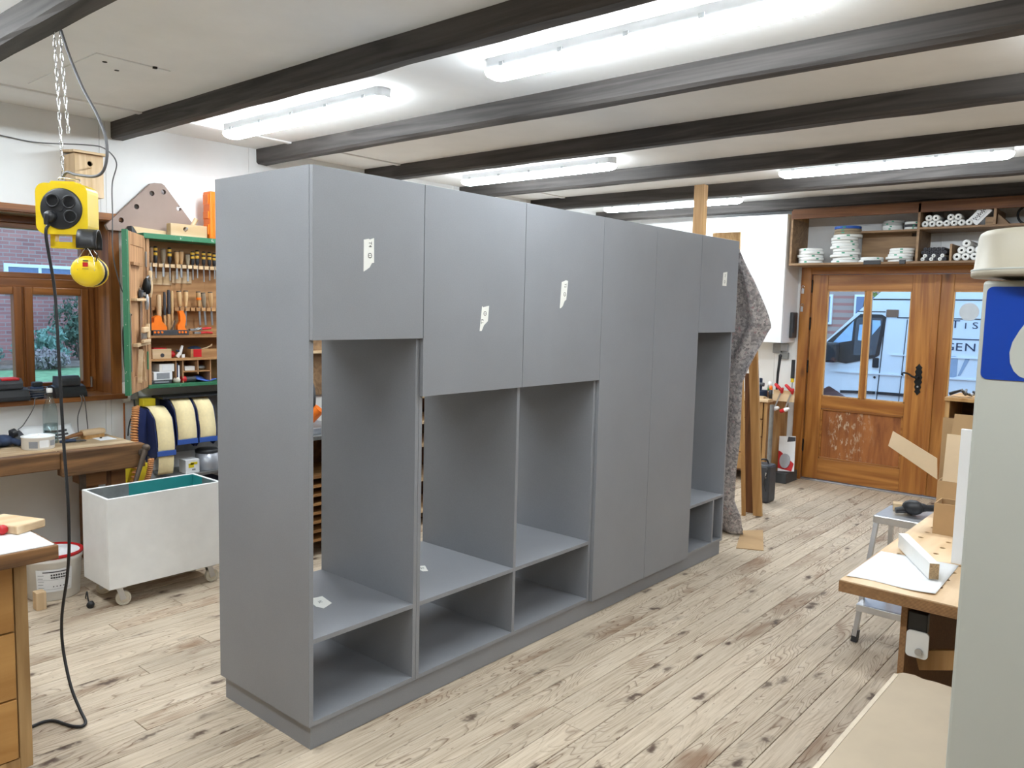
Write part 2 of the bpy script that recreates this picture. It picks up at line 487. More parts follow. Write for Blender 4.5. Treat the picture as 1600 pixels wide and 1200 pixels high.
for a, b in zip(seams[:-1], seams[1:]):
    if b <= WY0 or a >= WY1: cells.append((a, b, 0, ZC))
    else:
        lo, hi = max(a, WY0), min(b, WY1)
        if a < lo - 1e-6: cells.append((a, lo, 0, ZC))
        cells += [(lo, hi, 0, WZ0), (lo, hi, WZ1, ZC)]
        if b > hi + 1e-6: cells.append((hi, b, 0, ZC))
wall_panels(wl, cells, .012, 'y', XL, -1)
DX0, DX1, DZ = -.68, 1.82, 2.20
wb = MB()
wb.box(XL, DX0, YB + .012, YB + .2, 0, ZC).box(DX1, XR, YB + .012, YB + .2, 0, ZC).box(DX0, DX1, YB + .012, YB + .2, DZ, ZC)
wb = wb.build('wall_back', 'wall_white', kind='structure', org=(0, YB, 0))
cells = []
a = XL
while a < DX0 - .01:
    b = min(a + .43, DX0); 
    if DX0 - b < .1: b = DX0
    cells.append((a, b, 0, ZC)); a = b
cells += [(DX0, .57, DZ, ZC), (.57, DX1, DZ, ZC), (DX1, 2.7, 0, ZC), (2.7, XR, 0, ZC)]
wall_panels(wb, cells, .012, 'x', YB, 1)
MB().box(XR, XR + .15, YF, YB + .2, 0, ZC).build('wall_right', 'wall_dim', kind='structure')
MB().box(XL - .3, XR + .15, YF - .15, YF, 0, ZC).build('wall_front', 'wall_dim', kind='structure')

# ------------------------------------------------------------------ window in the left wall
WX = -3.335
win = thing('window_1', (WX, .14, WZ0), 'brown wooden window with transom pane above two casements', None, kind='structure')
lin = MB().box(XL - .25, XL + .018, WY1 - .004, WY1 + .03, WZ0, WZ1 + .03).box(XL - .25, XL + .018, WY0 - .03, WY0 + .004, WZ0, WZ1 + .03)
lin.build('jamb_lining', 'window_wood', win, bevel=.002)
MB().box(XL - .25, XL + .018, WY0, WY1, WZ1 - .004, WZ1 + .03).build('head_lining', 'window_wood_h', win, bevel=.002)
MB().box(XL - .001, XL + .022, WY1 + .004, WY1 + .066, WZ0 - .0, WZ1 + .002).build('casing', 'window_wood', win, bevel=.003)
MB().box(XL - .001, XL + .022, WY0 - .066, WY0 - .004, WZ0 - .0, WZ1 + .002).build('casing', 'window_wood', win, bevel=.003)
MB().box(XL - .001, XL + .036, WY0 - .09, WY1 + .085, WZ1 + .002, WZ1 + .05).build('head_casing', 'window_wood_h', win, bevel=.004)
MB().box(XL - .24, XL + .085, WY0 - .09, WY1 + .075, WZ0 - .008, WZ0 + .024).build('window_sill', 'window_wood_h', win, bevel=.005)
def frame_rect(y0, y1, z0, z1, w, x0, x1, name, par, bev=.004):
    f = MB().box(x0, x1, y0, y0 + w, z0, z1).box(x0, x1, y1 - w, y1, z0, z1)
    f.build(name + '_stile', 'window_wood', par, bevel=bev)
    return MB().box(x0 + .001, x1 - .001, y0 + w, y1 - w, z0, z0 + w).box(x0 + .001, x1 - .001, y0 + w, y1 - w, z1 - w, z1).build(name + '_rail', 'window_wood_h', par, bevel=bev)
frame_rect(WY0, WY1 - .004, WZ0 + .024, WZ1, .045, WX - .05, WX + .015, 'frame', win)
MB().box(WX - .05, WX + .022, WY0 + .045, WY1 - .05, 1.765, 1.825).build('transom_bar', 'window_wood_h', win, bevel=.006)
MB().box(WX - .05, WX + .015, .125, .165, WZ0 + .07, 1.765).build('mullion', 'window_wood', win, bevel=.004)
frame_rect(WY0 + .045, WY1 - .049, 1.825, WZ1 - .045, .035, WX - .04, WX + .018, 'transom_sash', win)
MB().box(WX - .012, WX - .006, WY0 + .08, WY1 - .085, 1.86, WZ1 - .08).build('pane', 'pane_glass', win)
for (a, b) in ((WY0 + .04, .138), (.152, WY1 - .045)):
    frame_rect(a, b, 1.095, 1.768, .05, WX - .03, WX + .03, 'casement', win, .006)
    MB().box(WX - .012, WX - .006, a + .05, b - .05, 1.145, 1.718).build('pane', 'pane_glass', win)
MB().cyl((WX + .035, WY1 - .044, 1.10), (WX + .035, WY1 - .044, 1.17), .008, n=10).build('window_hinge', 'steel', win)

# ------------------------------------------------------------------ double door in the back wall
door = thing('door_1', (.57, YB, 0), 'double wooden door with glazed upper panes and black iron handle', None, kind='structure')
MB().box(DX0 - .02, DX0 + .085, YB - .035, YB + .16, 0, DZ + .0).build('door_frame', 'door_wood', door, bevel=.006)
MB().box(DX1 - .085, DX1 + .02, YB - .035, YB + .16, 0, DZ + .0).build('door_frame', 'door_wood', door, bevel=.006)
MB().box(DX0 + .085, DX1 - .085, YB - .034, YB + .16, DZ - .08, DZ).build('door_head', 'door_wood_h', door, bevel=.006)
MB().box(DX0 + .085, DX1 - .085, YB - .02, YB + .16, -.0, .016).build('door_threshold', 'steel', door, bevel=.003)
def leaf(x0, x1, mirror):
    yf, yb = YB - .004, YB + .055
    z0, z1 = .022, DZ - .085
    sw, top, mid0, mid1, bot = .155, 2.0 - .04, .76, .885, .24
    lw = .155 if not mirror else .135
    rw = .215 if not mirror else .155
    MB().box(x0, x0 + lw, yf, yb, z0, z1).build('stile', 'door_wood', door, bevel=.004)
    MB().box(x1 - rw, x1, yf, yb, z0, z1).build('stile', 'door_wood', door, bevel=.004)
    for (a, b) in ((top - .005, z1), (mid0, mid1), (z0, bot)):
        MB().box(x0 + lw, x1 - rw, yf + .001, yb - .001, a, b).build('rail', 'door_wood_h', door, bevel=.004)
    p = MB().box(x0 + lw - .005, x1 - rw + .005, yf + .022, yb - .018, bot - .005, mid0 + .005).build('door_panel', 'worn_panel', door)
    mo = MB()
    for (u0, u1, w0, w1) in ((x0 + lw, x1 - rw, bot, bot + .018), (x0 + lw, x1 - rw, mid0 - .018, mid0), (x0 + lw, x0 + lw + .018, bot, mid0), (x1 - rw - .018, x1 - rw, bot, mid0)):
        mo.box(u0, u1, yf + .006, yf + .03, w0, w1)
    mo.build('panel_moulding', 'door_wood_h', door, bevel=.004)
    g0, g1 = x0 + lw, x1 - rw
    cm = (g0 + g1) / 2
    MB().box(cm - .025, cm + .025, yf + .004, yb - .004, mid1, top).build('glazing_bar', 'door_wood', door, bevel=.004)
    for (a, b) in ((g0, cm - .025), (cm + .025, g1)):
        MB().box(a, b, YB + .022, YB + .028, mid1, top).build('pane', 'pane_glass', door)
        bd = MB()
        for (u0, u1, w0, w1) in ((a, b, mid1, mid1 + .011), (a, b, top - .011, top), (a, a + .011, mid1, top), (b - .011, b, mid1, top)):
            bd.box(u0, u1, yf + .002, YB + .022, w0, w1)
        bd.build('glazing_bead', 'bead_wood', door)
leaf(-.588, .568, False)
leaf(.574, 1.73, True)
MB().box(.545, .60, YB - .022, YB - .005, .03, DZ - .09).build('meeting_strip', 'door_wood', door, bevel=.005)
for z in (.36, 1.18, 1.62, 2.0):
    h = MB().cyl((-.592, YB - .012, z - .05), (-.592, YB - .012, z + .05), .010, n=10)
    h.sphere((-.592, YB - .012, z + .055), .011, 8, 5).sphere((-.592, YB - .012, z - .055), .011, 8, 5)
    h.build('hinge', 'black_iron', door)
hx, hz = .462, 1.12
pl = [(-.010, -.13), (.0, -.15), (.010, -.13), (.022, -.115), (.014, -.095), (.024, -.07), (.018, -.045), (.028, -.02), (.020, .0), (.028, .025), (.018, .05), (.026, .075), (.016, .10), (.024, .118), (.010, .135), (0, .155),
      (-.010, .135), (-.024, .118), (-.016, .10), (-.026, .075), (-.018, .05), (-.028, .025), (-.020, 0), (-.028, -.02), (-.018, -.045), (-.024, -.07), (-.014, -.095), (-.022, -.115)]
hp = MB().prism([(hx + a * 1.25, hz + b) for a, b in pl], YB - .012, YB - .003, 'y').build('handle_plate', 'black_iron', door)
MB().cyl((hx, YB - .05, hz + .02), (hx, YB - .008, hz + .02), .012, n=10).tube(spline([(hx, YB - .05, hz + .02), (hx - .04, YB - .055, hz + .03), (hx - .08, YB - .055, hz + .055), (hx - .12, YB - .055, hz + .06), (hx - .135, YB - .055, hz + .045), (hx - .12, YB - .055, hz + .038)], 5), [.009] * 8 + [.008] * 18, 8).build('handle', 'black_iron', hp)
MB().cyl((hx, YB - .016, hz - .065), (hx, YB - .01, hz - .065), .009, n=10).build('lock_cylinder', 'steel', hp)
# ------------------------------------------------------------------ ceiling tube lights
pm('lamp_body', srgb(232, 234, 236), .4, var=.02)
emis('lamp_diffuser', (.87, .945, 1.0), LAMP)
pm('clip_plastic', srgb(190, 194, 198), .4)
def tube_light(xc, yc, label, L=1.58):
    t = thing('tube_light', (xc, yc, ZC), label, 'ceiling light', 'long tube lights on the ceiling')
    h = L / 2
    def stad(hl, w, n=6):
        o = []
        for s, sgn in ((1, 1), (-1, -1)):
            for i in range(n + 1):
                a = -PI / 2 + PI * i / n
                o.append((s * (hl - w * .55) + sgn * w * .55 * math.cos(a), sgn * w * math.sin(a)))
        return o
    a = stad(h, .044); b = stad(h + .004, .058); c = stad(h - .004, .054); d = stad(h - .03, .036)
    MB().prism(stad(h, .050), -.042, -.0005, 'z').build('housing', 'lamp_body', t, local=True, bevel=.004)
    MB().prism(stad(h + .003, .056), -.047, -.040, 'z').build('rim', 'lamp_body', t, local=True, bevel=.003)
    m = MB(); n = len(b)
    rings = [[(x, y, -.047) for x, y in stad(h + .001, .053)], [(x, y, -.058) for x, y in stad(h + .003, .0615)], [(x, y, -.074) for x, y in c], [(x, y, -.088) for x, y in d]]
    vs = [p for r in rings for p in r]
    fs = [(k * n + i, k * n + (i + 1) % n, (k + 1) * n + (i + 1) % n, (k + 1) * n + i) for k in range(3) for i in range(n)] + [tuple(range(3 * n, 4 * n))]
    m.add(vs, fs, True).build('diffuser', 'lamp_diffuser', t, local=True)
    for k in range(5):
        x = -h + .12 + k * (L - .24) / 4
        for s in (-1, 1):
            MB().box(x - .012, x + .012, s * .050, s * .060, -.050, -.030).build('clip', 'clip_plastic', t, local=True)
    return t
tube_light(-1.75, 1.15, 'short-looking lit tube light above the tall grey wardrobe end, nearest the left wall')
tube_light(.58, 1.15, 'largest lit tube light, running out of the top of the picture')
tube_light(-1.81, 3.45, 'lit tube light seen just above the two middle wardrobe doors')
tube_light(.63, 4.5, 'lit tube light ahead of the shelf over the door')
tube_light(-1.81, 5.68, 'farthest lit tube light, partly hidden by the upright wooden post')
# the row goes on behind the photographer
tube_light(-1.75, -1.05, 'tube light behind the viewpoint on the window side')
tube_light(.58, -1.05, 'tube light behind the viewpoint in the middle of the room')
tube_light(2.75, 2.2, 'tube light beyond the right edge of the picture')
tube_light(2.75, -1.05, 'tube light behind the viewpoint on the machine side')
# ------------------------------------------------------------------ the grey wardrobe row
def grey_board():
    m, nt, bs = _new('grey_board')
    geo = nt.nodes.new('ShaderNodeNewGeometry')
    n = _noise(nt, geo.outputs['Position'], 2.4, 5, .6)
    n2 = _noise(nt, geo.outputs['Position'], 220, 2, .5)
    c = _ramp(nt, n, [(.3, (.234, .243, .262)), (.7, (.260, .270, .290))])
    c = _mix(nt, .10, c, _ramp(nt, n2, [(.35, (.19, .19, .20)), (.65, (.33, .335, .345))]))
    nt.links.new(c, bs.inputs['Base Color'])
    bs.inputs['Roughness'].default_value = .42
    bs.inputs['Specular IOR Level'].default_value = .45
    _bump(nt, bs, n2, .05, .001)
grey_board()
pm('tape', srgb(236, 236, 230), .7, var=.03)
pm('ink', (.03, .03, .035), .7)
H = 2.2; T = .019; D = .666; XF = -.021
ZP = .096
def unit(y0, y1, label, bays, zdoor, doors, zs=.4405, cubby=None):
    """bays: list of divider y positions; doors: list of (y0,y1,z0)"""
    u = thing('wardrobe_unit', (-D / 2, (y0 + y1) / 2, ZP), label, 'wardrobe', 'grey wardrobe units in one row')
    e = .0008
    for a in (y0 + e, y1 - T - e):
        MB().box(-D, XF, a, a + T, ZP, H).build('side_panel', 'grey_board', u, bevel=.0008)
    MB().box(-D, XF, y0 + T, y1 - T, H - T, H - .0005).build('top_panel', 'grey_board', u)
    MB().box(-D, XF - .0005, y0 + T, y1 - T, ZP + .0005, ZP + T).build('bottom_panel', 'grey_board', u)
    edges = [y0 + T] + [q for d in bays for q in (d - T / 2, d + T / 2)] + [y1 - T]
    for d in bays:
        MB().box(-D, XF - .0003, d - T / 2, d + T / 2, ZP + T, H - T).build('divider', 'grey_board', u, bevel=.0008)
    for k in range(0, len(edges), 2):
        a, b = edges[k] + .0004, edges[k + 1] - .0004
        if zdoor:
            MB().box(-D + .002, XF - .004, a, b, zdoor + .004, zdoor + .004 + T).build('shelf', 'grey_board', u)
            MB().box(-D, -D + .008, a, b, zdoor + .03, H - T - .001).build('back_panel', 'grey_board', u)
        MB().box(-D, XF - .0006, a, b, zs - T, zs).build('shelf', 'grey_board', u, bevel=.0008)
        if cubby:
            MB().box(-D, XF - .0012, cubby - T / 2, cubby + T / 2, ZP + T, zs - T - .0002).build('cubby_divider', 'grey_board', u, bevel=.0008)
    res = []
    for (a, b, z0) in doors:
        res.append(MB().box(-.0195, 0, a + .0016, b - .0016, z0, H - .002).build('door', 'grey_board', u, bevel=.001))
    return u, res
y1, y2, y3, y4, y5, LE = .5457, 1.1937, 1.8446, 2.3931, 2.9495, 3.4886
uA, dA = unit(0, y1, 'grey wardrobe unit at the near end with one short door and open niche', [], 1.5735, [(0, y1, 1.5735)])
uB, dB = unit(y1, y3, 'wide grey wardrobe unit with two taped doors over two niches', [y2], 1.3314, [(y1, y2, 1.3314), (y2, y3, 1.3314)])
uC, dC = unit(y3, y5, 'grey wardrobe unit with two full-height plain doors', [y4], None, [(y3, y4, ZP), (y4, y5, ZP)])
uD, dD = unit(y5, LE, 'narrow grey wardrobe unit at the far end beside the draped blanket', [], 1.577, [(y5, LE, 1.577)], cubby=3.33, zs=.432)
pb = thing('plinth', (-.33, 1.74, 0), 'low grey plinth running under the whole wardrobe row', 'plinth')
MB().box(-.046, -.032, .014, LE - .014, 0, ZP - .001).build('front_board', 'grey_board', pb, bevel=.0006)
MB().box(-D + .035, -.046, .014, .028, 0, ZP - .001).build('end_board', 'grey_board', pb)
MB().box(-D + .035, -.046, LE - .028, LE - .014, 0, ZP - .001).build('end_board', 'grey_board', pb)
MB().box(-D + .021, -D + .035, .014, LE - .014, 0, ZP - .001).build('back_board', 'grey_board', pb)
# masking tape notes on the doors: outline in (y, z) on the door face, marks as small text
def tape(par, out, marks, label):
    t = MB().prism(out, .0002, .0007, 'x').build('tape_note', 'tape', par); t['label'] = label
    for (txt, y, z, s, rot) in marks:
        c, sn = math.cos(rot), math.sin(rot)
        r = Vector((0, c, sn)); u = Vector((0, -sn, c))
        text_mesh('mark', txt, s, 'ink', t, frame3(r, u, (.0008, y, z)), .0002)
    return t
tape(uA, [(.232, 1.832), (.232, 1.952), (.255, 1.957), (.262, 1.955), (.282, 1.962), (.283, 1.868), (.272, 1.866), (.262, 1.850), (.247, 1.840)], [('T4', .263, 1.936, .021, -PI / 2), ('1', .261, 1.894, .016, -PI / 2), ('O', .261, 1.894, .028, -PI / 2)], 'torn white tape note on the first door')
tape(uB, [(.887, 1.602), (.900, 1.712), (.908, 1.708), (.946, 1.715), (.940, 1.646), (.915, 1.628), (.900, 1.602)], [('1', .921, 1.680, .016, PI / 2), ('O', .921, 1.680, .028, PI / 2), ('T3', .904, 1.644, .021, PI / 2)], 'torn white tape note low on the second door')
tape(uB, [(1.472, 1.712), (1.482, 1.842), (1.515, 1.852), (1.534, 1.850), (1.524, 1.756), (1.510, 1.748), (1.495, 1.722), (1.480, 1.712)], [('T2', 1.513, 1.826, .021, -PI / 2), ('1', 1.508, 1.782, .016, -PI / 2), ('O', 1.508, 1.782, .028, -PI / 2)], 'torn white tape note on the third door')
tape(uD, [(3.257, 1.888), (3.263, 1.975), (3.322, 1.983), (3.318, 1.888)], [('T1', 3.292, 1.955, .021, -PI / 2), ('O', 3.288, 1.915, .026, -PI / 2)], 'small white tape note on the last door')
def tape_flat(par, out, z, txt, c, rot, label):
    t = MB().prism(out, z + .0002, z + .0007, 'z').build('tape_note', 'tape', par); t['label'] = label
    text_mesh('mark', txt, .024, 'ink', t, frame3((math.cos(rot), math.sin(rot), 0), (-math.sin(rot), math.cos(rot), 0), (c[0], c[1], z + .0008)), .0002)
tape_flat(uA, [(-.385, .25), (-.37, .315), (-.275, .295), (-.25, .235), (-.29, .225)], .4405, 'T4', (-.32, .27), PI * .9, 'torn tape note lying on the niche shelf')
tape_flat(uB, [(-.38, .87), (-.355, .91), (-.285, .865), (-.30, .845), (-.335, .85)], .4405, 'T3', (-.335, .875), PI * .85, 'torn tape note lying on the niche shelf')
# ------------------------------------------------------------------ outside the window: lawn, shrubs, brick house
def brick_mat(name, c1, c2, mort, scale=1.0, plane='yz'):
    m, nt, bs = _new(name)
    tc = nt.nodes.new('ShaderNodeTexCoord')
    sp = nt.nodes.new('ShaderNodeSeparateXYZ'); nt.links.new(tc.outputs['Object'], sp.inputs[0])
    cb = nt.nodes.new('ShaderNodeCombineXYZ')
    nt.links.new(sp.outputs[1 if plane == 'yz' else 0], cb.inputs[0])
    nt.links.new(sp.outputs[2 if plane != 'xy' else 1], cb.inputs[1])
    b = nt.nodes.new('ShaderNodeTexBrick'); nt.links.new(cb.outputs[0], b.inputs['Vector'])
    b.inputs['Color1'].default_value = (*c1, 1); b.inputs['Color2'].default_value = (*c2, 1); b.inputs['Mortar'].default_value = (*mort, 1)
    b.inputs['Scale'].default_value = scale; b.inputs['Brick Width'].default_value = .25; b.inputs['Row Height'].default_value = .083; b.inputs['Mortar Size'].default_value = .010
    nt.links.new(b.outputs['Color'], bs.inputs['Base Color']); bs.inputs['Roughness'].default_value = .85
    _bump(nt, bs, b.outputs['Fac'], -.3, .01)
brick_mat('house_brick', srgb(176, 118, 110), srgb(150, 98, 94), srgb(158, 138, 132))
brick_mat('paver', srgb(150, 96, 84), srgb(120, 76, 70), srgb(100, 84, 78), plane='xy')
pm('grass', srgb(112, 146, 104), .9, var=.35, scale=6, bump=.6, bscale=90)
pm('soil', srgb(120, 104, 92), .95, var=.4, scale=8, bump=.6, bscale=30)
pm('leaf_silver', srgb(120, 150, 135), .8, var=.3, scale=40)
pm('leaf_dark', srgb(78, 96, 78), .8, var=.4, scale=40)
pm('leaf_brown', srgb(150, 136, 134), .85, var=.3, scale=40)
pm('leaf_fresh', srgb(120, 140, 70), .8, var=.35, scale=40)
pm('house_white', srgb(225, 228, 230), .5, var=.03)
pm('house_glass', srgb(70, 90, 130), .08, var=.1, spec=.8)
pm('roof_tile', srgb(110, 70, 60), .8, var=.2, scale=20)
pm('bark', srgb(90, 76, 62), .9, var=.3, bump=.5)
gl = MB().box(-30, XL - .36, -14, 22, .18, .30).build('lawn', 'grass', kind='structure', label='green lawn outside the window')
MB().box(-16.8, -14.6, 3.0, 7.0, .29, .34).build('flower_bed', 'soil', kind='structure', label='bare flower bed along the brick house')
hs = thing('brick_house', (-17.5, 4, .3), 'pink brick house beyond the lawn seen through the window', 'house')
MB().box(-18, -17, -10, 18, .3, 6.5).build('wall', 'house_brick', hs)
wf = MB().box(-17.02, -16.96, 4.25, 4.33, 1.74, 2.40).box(-17.02, -16.96, 5.57, 5.65, 1.74, 2.40).box(-17.02, -16.96, 4.33, 5.57, 2.33, 2.40).box(-17.02, -16.96, 4.33, 5.57, 1.74, 1.80).box(-17.02, -16.97, 4.92, 4.98, 1.80, 2.33).build('window', 'house_white', hs)
MB().box(-17.01, -16.985, 4.33, 4.92, 1.80, 2.33).build('pane', 'house_glass', wf)
MB().box(-17.01, -16.985, 4.98, 5.57, 1.80, 2.33).build('pane', 'house_glass', wf)
MB().add([(-16.6, -10.4, 6.3), (-16.6, 18.4, 6.3), (-20, 18.4, 9), (-20, -10.4, 9), (-16.6, -10.4, 6.45), (-16.6, 18.4, 6.45), (-20, 18.4, 9.15), (-20, -10.4, 9.15)], [(0, 1, 2, 3), (4, 5, 6, 7), (0, 1, 5, 4), (0, 3, 7, 4), (1, 2, 6, 5)]).build('roof', 'roof_tile', hs)
def foliage(b, c, r, n, size, rng, sc=(1, 1, 1)):
    for _ in range(n):
        d = Vector((rng.gauss(0, 1), rng.gauss(0, 1), rng.gauss(0, 1))).normalized() * (rng.uniform(.55, 1) * r)
        q = Vector((c[0] + d.x * sc[0], c[1] + d.y * sc[1], c[2] + d.z * sc[2]))
        e = Euler((rng.uniform(0, 6.3), rng.uniform(0, 6.3), rng.uniform(0, 6.3))).to_matrix()
        w = size * rng.uniform(.6, 1.3)
        b.add([q + e @ Vector(p) for p in ((-w, 0, 0), (0, -w * .45, 0.1 * w), (w, 0, 0), (0, w * .45, .1 * w))], [(0, 1, 2, 3)])
    return b
def shrub(name, c, r, h, n, mat, label, size=.05, seed=1):
    rng = random.Random(seed)
    s = thing(name, (c[0], c[1], .3), label, 'shrub', 'shrubs along the brick house')
    b = MB()
    for k in range(5):
        foliage(b, (c[0] + rng.uniform(-r, r) * .5, c[1] + rng.uniform(-r, r) * .6, .3 + h * (.3 + .12 * k)), r * .6, n // 5, size, rng, (1, 1, h / r * .45))
    b.build('foliage', mat, s)
    st = MB()
    for k in range(5):
        a = rng.uniform(0, 6.28)
        st.cyl((c[0], c[1], .28), (c[0] + r * .5 * math.cos(a), c[1] + r * .5 * math.sin(a), .3 + h * .7), .018, .006, 6)
    st.build('stem', 'bark', s)
shrub('silver_shrub', (-15.6, 3.30, 0), .52, .80, 800, 'leaf_silver', 'low silvery shrub behind the left casement pane', .07, 1)
shrub('silver_shrub', (-15.4, 4.38, 0), .42, .80, 700, 'leaf_silver', 'low silvery shrub behind the right casement pane', .07, 2)
shrub('dark_shrub', (-16.1, 5.4, 0), .55, 1.65, 1000, 'leaf_dark', 'tall dark shrub at the right side of the window view', .06, 3)
shrub('heather_shrub', (-14.4, 4.3, 0), .42, .40, 600, 'leaf_brown', 'low brownish heather in front of the tall dark shrub', .06, 4)

# ------------------------------------------------------------------ outside the door: yard, van, house and tree
MB().box(-14, 16, YB + .2, 40, -.2, -.06).build('yard', 'paver', kind='structure', label='reddish paved yard outside the door')
pm('van_paint', srgb(222, 228, 232), .32, var=.02, spec=.6)
pm('van_glass', (.030, .040, .055), .05, spec=.9, var=.2)
pm('van_glass_far', srgb(150, 190, 225), .1, spec=.8, var=.1)
pm('black_rubber', (.015, .015, .017), .6)
pm('van_letter', srgb(38, 52, 80), .5)
pm('van_logo', srgb(150, 168, 190), .4)
pm('amber', srgb(120, 88, 66), .35)
VY, VZ = 9.0, -.06
van = thing('van', (1.0, VY + 1, VZ), 'white high-roof panel van parked outside the door', 'van')
body = [(-2.15, .30), (-2.2, .72), (-2.08, 1.0), (-1.75, 1.16), (-1.42, 1.26), (-1.22, 1.43), (-.80, 1.86), (-.62, 2.03), (-.30, 2.28), (.0, 2.42), (.4, 2.50), (3.5, 2.50), (3.62, 2.3), (3.68, .9), (3.66, .30),
        (3.0, .30), (2.9, .62), (2.62, .76), (2.34, .62), (2.24, .30), (-.82, .30), (-.92, .62), (-1.2, .78), (-1.48, .62), (-1.58, .30)]
MB().prism(body, VY, VY + 1.95, 'y').build('body', 'van_paint', van, bevel=.03)
wing = [(-1.24, 1.12), (-1.26, 1.36), (-1.20, 1.42), (-.86, 1.735), (-.60, 1.735), (-.545, 1.70), (-.60, 1.22), (-.66, 1.18), (-1.0, 1.09)]
MB().prism(wing, VY - .012, VY + .006, 'y').build('window_surround', 'black_rubber', van)
MB().prism([(-1.19, 1.345), (-.935, 1.645), (-.945, 1.39), (-1.16, 1.345)], VY - .016, VY - .010, 'y').build('quarter_window', 'van_glass_far', van)
MB().prism([(-.915, 1.20), (-.905, 1.66), (-.88, 1.69), (-.60, 1.69), (-.585, 1.66), (-.645, 1.22)], VY - .016, VY - .010, 'y').build('side_window', 'van_glass', van)
MB().prism([(-.87, 1.40), (-.86, 1.60), (-.75, 1.61), (-.755, 1.39)], VY - .019, VY - .0155, 'y').build('far_window', 'van_glass_far', van)
MB().prism([(-.70, 1.47), (-.705, 1.66), (-.61, 1.66), (-.605, 1.60)], VY - .019, VY - .0155, 'y').build('far_window', 'van_glass_far', van)
mi = MB().box(-1.27, -1.08, VY - .20, VY - .03, 1.10, 1.36).build('wing_mirror', 'black_rubber', van, bevel=.03)
def line(x0, z0, x1, z1, w, mat, name, dy=.004):
    MB().beam((x0, VY - dy / 2, z0), (x1, VY - dy / 2, z1), dy + .002, w).build(name, mat, van)
line(-.72, 1.925, 3.5, 1.94, .014, 'black_rubber', 'gutter_line')
line(-.90, 1.77, -.56, 1.77, .012, 'black_rubber', 'gutter_line')
line(-.42, 1.70, 3.5, 1.72, .012, 'black_rubber', 'body_seam')
line(-.555, 1.70, -.60, .62, .010, 'black_rubber', 'door_seam')
line(-.30, 1.68, -.34, .50, .008, 'black_rubber', 'body_seam')
line(-.46, 1.235, 3.5, 1.26, .016, 'van_paint', 'rub_strip', .012)
line(-1.05, .72, -.62, .74, .035, 'black_rubber', 'sill_trim', .02)
line(-.60, .74, 2.2, .74, .035, 'black_rubber', 'sill_trim', .02)
line(-1.15, .98, 3.4, 1.0, .02, 'van_paint', 'rub_strip', .014)
MB().box(-.675, -.60, VY - .02, VY + .002, 1.06, 1.185).build('door_handle', 'black_rubber', van, bevel=.008)
MB().cyl((-.64, VY - .006, .935), (-.64, VY + .002, .935), .016, n=10).build('door_lock', 'black_rubber', van)
MB().box(-.55, -.405, VY - .014, VY + .002, 1.705, 1.80).build('side_lamp', 'amber', van, bevel=.008)
for wx in (-1.2, 2.62):
    w = MB().lathe([(.0, .0), (.20, .0), (.24, -.02), (.33, -.02), (.345, .02), (.345, .18), (.30, .2)], (wx, VY + .03, VZ + .345), (0, 1, 0), 28).build('wheel', 'black_rubber', van)
    MB().lathe([(.0, .0), (.07, -.012), (.18, .0), (.21, .03)], (wx, VY + .022, VZ + .345), (0, 1, 0), 20).build('hubcap', 'steel', w)
def vtext(txt, x, z, s, sx=1.0):
    text_mesh('lettering', txt, s, 'van_letter', van, frame3((1, 0, 0), (0, 0, 1), (x, VY - .003, z)) @ Matrix.Diagonal((sx, 1, 1, 1)), .001)
vtext('T', .235, 1.635, .135, 1.25); vtext('I', .345, 1.62, .10, 1.2); vtext('S', .445, 1.625, .11, 1.35)
vtext('G', .185, 1.365, .135, 1.3); vtext('E', .29, 1.365, .135, 1.25); vtext('N', .41, 1.365, .135, 1.25)
line(.05, 1.462, 2.6, 1.468, .012, 'van_letter', 'letter_rule')
lg = []
for i in range(13):
    a = PI * .35 + PI * 1.3 * i / 12; lg.append((.24 + .11 * math.cos(a), 1.13 + .13 * math.sin(a)))
MB().prism(lg, VY - .004, VY + .002, 'y').build('logo_shape', 'van_logo', van)
MB().prism([(.30, 1.02), (.37, 1.24), (.42, 1.24), (.33, 1.03)], VY - .004, VY + .002, 'y').build('logo_shape', 'van_logo', van)
bh = thing('brick_cottage', (-4.5, 18, -.06), 'brick house behind the van at the top left of the door glass', 'house')
MB().box(-12, 3, 17.5, 22, -.06, 5.2).build('wall', 'house_brick', bh)
for wx in (-4.6, -3.6, -2.5):
    w = MB().box(wx, wx + .5, 17.44, 17.52, 1.5, 2.2).build('window', 'house_white', bh)
    MB().box(wx + .05, wx + .45, 17.42, 17.46, 1.55, 2.15).build('pane', 'house_glass', w)
rt = random.Random(12)
tr = thing('yard_tree', (-2.6, 14.5, -.06), 'leafy young tree behind the van in the door glass', 'tree')
MB().tube([(-2.6, 14.5, -.06), (-2.55, 14.5, 1.2), (-2.4, 14.5, 2.4), (-2.3, 14.4, 3.4)], [.07, .06, .045, .02], 8).build('trunk', 'bark', tr)
fo = MB()
for k in range(9): foliage(fo, (-2.3 + rt.uniform(-.8, .8), 14.5 + rt.uniform(-.6, .6), 2.5 + rt.uniform(-.5, 1.2)), .5, 110, .07, rt)
fo.build('foliage', 'leaf_fresh', tr)
# round sticker on the glass of the second door leaf
pm('frosted_sticker', srgb(205, 214, 222), .7, var=.03)
MB().cyl((.84, YB + .0195, 1.77), (.84, YB + .0215, 1.77), .082, n=32).build('sticker', 'frosted_sticker', door)
